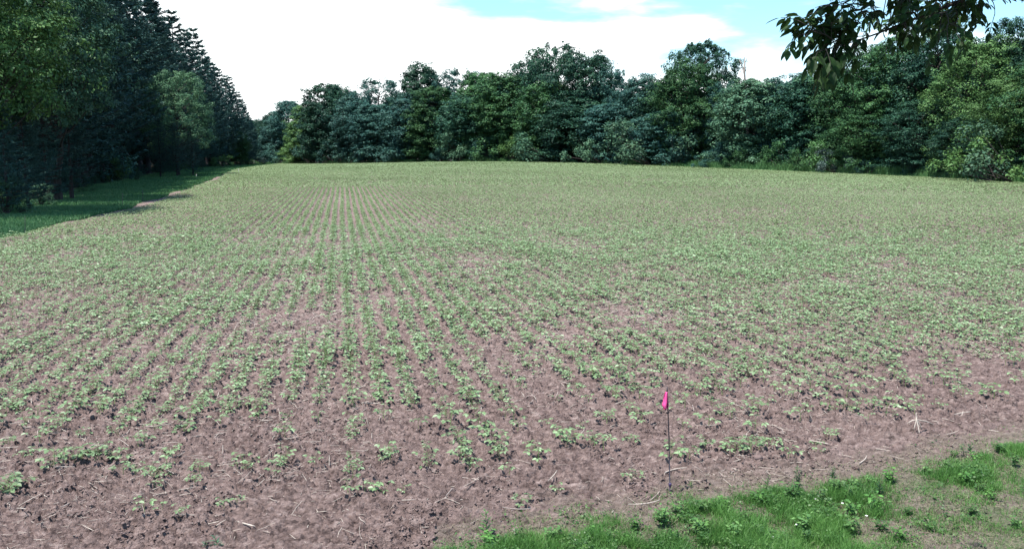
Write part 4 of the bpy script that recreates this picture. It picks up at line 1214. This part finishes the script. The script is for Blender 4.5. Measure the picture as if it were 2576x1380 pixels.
# hanging foliage of the right cluster and of the crown above the frame
for q in range(44):
    fx = rga.uniform(2175, 2490); b0 = (fx, np.interp(fx, [2150, 2290, 2361, 2490], [100, 50, 25, -30]) + rga.uniform(-60, 10), rga.uniform(4.1, 5.3))
    low = np.interp(fx, [2150, 2230, 2330, 2400, 2490], [125, 130, 120, 140, 120])
    ey = rga.uniform(-60, low - 38); ex = fx + rga.uniform(-55, 50)
    twig(poly([b0, ((fx + ex) / 2, min(b0[1], ey) - 6 + rga.uniform(0, 14), b0[2] - .03), (ex, ey, b0[2] + rga.uniform(-.2, .2))]), .0032, int(rga.integers(3, 5)), rga.uniform(.05, .07), rga.uniform(.1, .4), .3)
for q in range(70):
    fx = rga.uniform(2080, 3100); fy = rga.uniform(-420, -150) - max(0, 2250 - fx) * .35; d = rga.uniform(3.7, 4.7)
    twig(poly([(fx + 40, fy + 10, d + .1), (fx, fy - 5, d), (fx - rga.uniform(20, 70), fy + rga.uniform(-20, 40), d)]), .004, 5, .1, .5, .2)
# the boughs above the frame that keep the low branch in shade
for (e, n) in (((.4, 3.95, 5.1), 64), ((.8, 3.3, 5.4), 44)):
    up_ = np.array([[ML[0][0] + .45, ML[0][1] + .3, 6.3], [3.9, (ML[0][1] + e[1]) / 2 + .2, 6.6], [2.5, e[1] + .1, 6.1], list(e)]); up_ = resample(up_, 20)
    limb.tube(up_, np.linspace(.06, .006, 20), 7)
    for q in range(n):
        k = int(rga.integers(5, 20)); o = up_[k]; d = rga.normal(0, 1, 3) * np.array([.8, .8, .3]); d = d / np.linalg.norm(d) * rga.uniform(.35, .75)
        twig(np.array([o, o + d * .5 + np.array([0, 0, .05]), o + d]), .005, 6, .1, .3, .2)
tk = MB(); b0 = ML[0]; fx_, fy_ = b0[0] + .5, b0[1] + .3
tk.tube([[fx_ + .15, fy_, -.2], [fx_ + .1, fy_, .4], [fx_, fy_, 2.0], [fx_ - .05, fy_, 4.2], [fx_ + .05, fy_ + .1, 6.0], [fx_ + .3, fy_ + .3, 8.0]], [.27, .2, .17, .14, .11, .05], 12)
root = link('ash_tree', tk.mesh('ash_trunk', M['bark'], True)); tag(root, 'ash tree reaching in from the upper right with a dark leafy overhanging branch', 'tree')
link('limb', limb.mesh('limb', M['bark'], True), root); 
for a, b in TW:
    q = link('twig', a.mesh('twig', M['bark']), root); link('leaves', b.mesh('ash_leaves', M['ash']), q)

# ------------------------------------------------------------------ light and sky
SUN_EL, SUN_AZ = 70, -122                                           # degrees; azimuth from +Y, negative = left of view
sd = Vector((math.sin(R(SUN_AZ)) * math.cos(R(SUN_EL)), math.cos(R(SUN_AZ)) * math.cos(R(SUN_EL)), math.sin(R(SUN_EL))))
sl = bpy.data.lights.new('sun', 'SUN'); sl.energy = 4.8; sl.angle = R(.53); sl.color = (1, .96, .9)
so = bpy.data.objects.new('sun', sl); COL.objects.link(so); so.rotation_euler = sd.to_track_quat('Z', 'Y').to_euler(); so.location = (0, 0, 50)
w = bpy.data.worlds.new('World'); scene.world = w; w.use_nodes = True
nt = w.node_tree; nt.nodes.clear()
out = nt.nodes.new('ShaderNodeOutputWorld'); bg = nt.nodes.new('ShaderNodeBackground'); bg.inputs[1].default_value = .13
sky = nt.nodes.new('ShaderNodeTexSky'); sky.sky_type = 'NISHITA'; sky.sun_disc = False; sky.sun_elevation = R(SUN_EL); sky.sun_rotation = R(SUN_AZ); sky.air_density = 1.0; sky.dust_density = .6; sky.ozone_density = 1.5
tc = nt.nodes.new('ShaderNodeTexCoord'); mp = nt.nodes.new('ShaderNodeMapping'); mp.inputs['Scale'].default_value = (2.6, 2.6, 11.0); mp.inputs['Location'].default_value = (.35, .2, .1)
nt.links.new(tc.outputs['Generated'], mp.inputs[0])
nz = N(nt, 'ShaderNodeTexNoise'); nz.inputs['Scale'].default_value = 1.5; nz.inputs['Detail'].default_value = 7; nz.inputs['Roughness'].default_value = .52
nt.links.new(mp.outputs[0], nz.inputs['Vector'])
sep = nt.nodes.new('ShaderNodeSeparateXYZ'); nt.links.new(tc.outputs['Generated'], sep.inputs[0])


def mrange(src, a, b, c, d):
    q = N(nt, 'ShaderNodeMapRange', interpolation_type='SMOOTHSTEP'); q.inputs['From Min'].default_value = a; q.inputs['From Max'].default_value = b; q.inputs['To Min'].default_value = c; q.inputs['To Max'].default_value = d
    nt.links.new(src, q.inputs['Value']); return q.outputs[0]


def math_(op, a, b):
    q = N(nt, 'ShaderNodeMath', operation=op)
    for k, s in ((0, a), (1, b)):
        if hasattr(s, 'links'): nt.links.new(s, q.inputs[k])
        else: q.inputs[k].default_value = s
    return q.outputs[0]


opening = math_('MULTIPLY', mrange(sep.outputs['X'], -.3, .34, .3, 1), mrange(sep.outputs['Z'], .06, .16, 0, 1))
cover = mrange(math_('SUBTRACT', nz.outputs['Fac'], math_('MULTIPLY', opening, .18)), .33, .53, 0, 1)                  # broken cloud
low = mrange(sep.outputs['Z'], .12, .32, 1, .12)                   # the bank sits low in the sky
ahead = mrange(sep.outputs['Y'], -.2, .5, .3, 1)
hor = math_('ADD', mrange(sep.outputs['Z'], .05, .13, .55, 0), mrange(sep.outputs['X'], -.30, -.12, .5, 0))                   # solid white towards the horizon
right = mrange(sep.outputs['X'], .38, .52, 0, .8)
cl = math_('MULTIPLY', math_('MULTIPLY', math_('MINIMUM', math_('ADD', cover, hor), 1.0), low), ahead)
mix = N(nt, 'ShaderNodeMix', data_type='RGBA'); nt.links.new(cl, mix.inputs[0])
tint = N(nt, 'ShaderNodeMix', data_type='RGBA', blend_type='MULTIPLY'); tint.inputs[0].default_value = 1; tint.inputs[7].default_value = (.76, .97, .98, 1)
nt.links.new(sky.outputs[0], tint.inputs[6]); nt.links.new(tint.outputs[2], mix.inputs[6]); mix.inputs[7].default_value = (8.6, 9.0, 9.1, 1)
nt.links.new(mix.outputs[2], bg.inputs[0]); nt.links.new(bg.outputs[0], out.inputs[0])

scene.view_settings.view_transform = 'Standard'; scene.view_settings.look = 'None'; scene.view_settings.exposure = 1.05; scene.view_settings.gamma = 1.0
scene.render.engine = 'CYCLES'
scene.cycles.max_bounces = 6; scene.cycles.transparent_max_bounces = 4; scene.cycles.caustics_reflective = False; scene.cycles.caustics_refractive = False
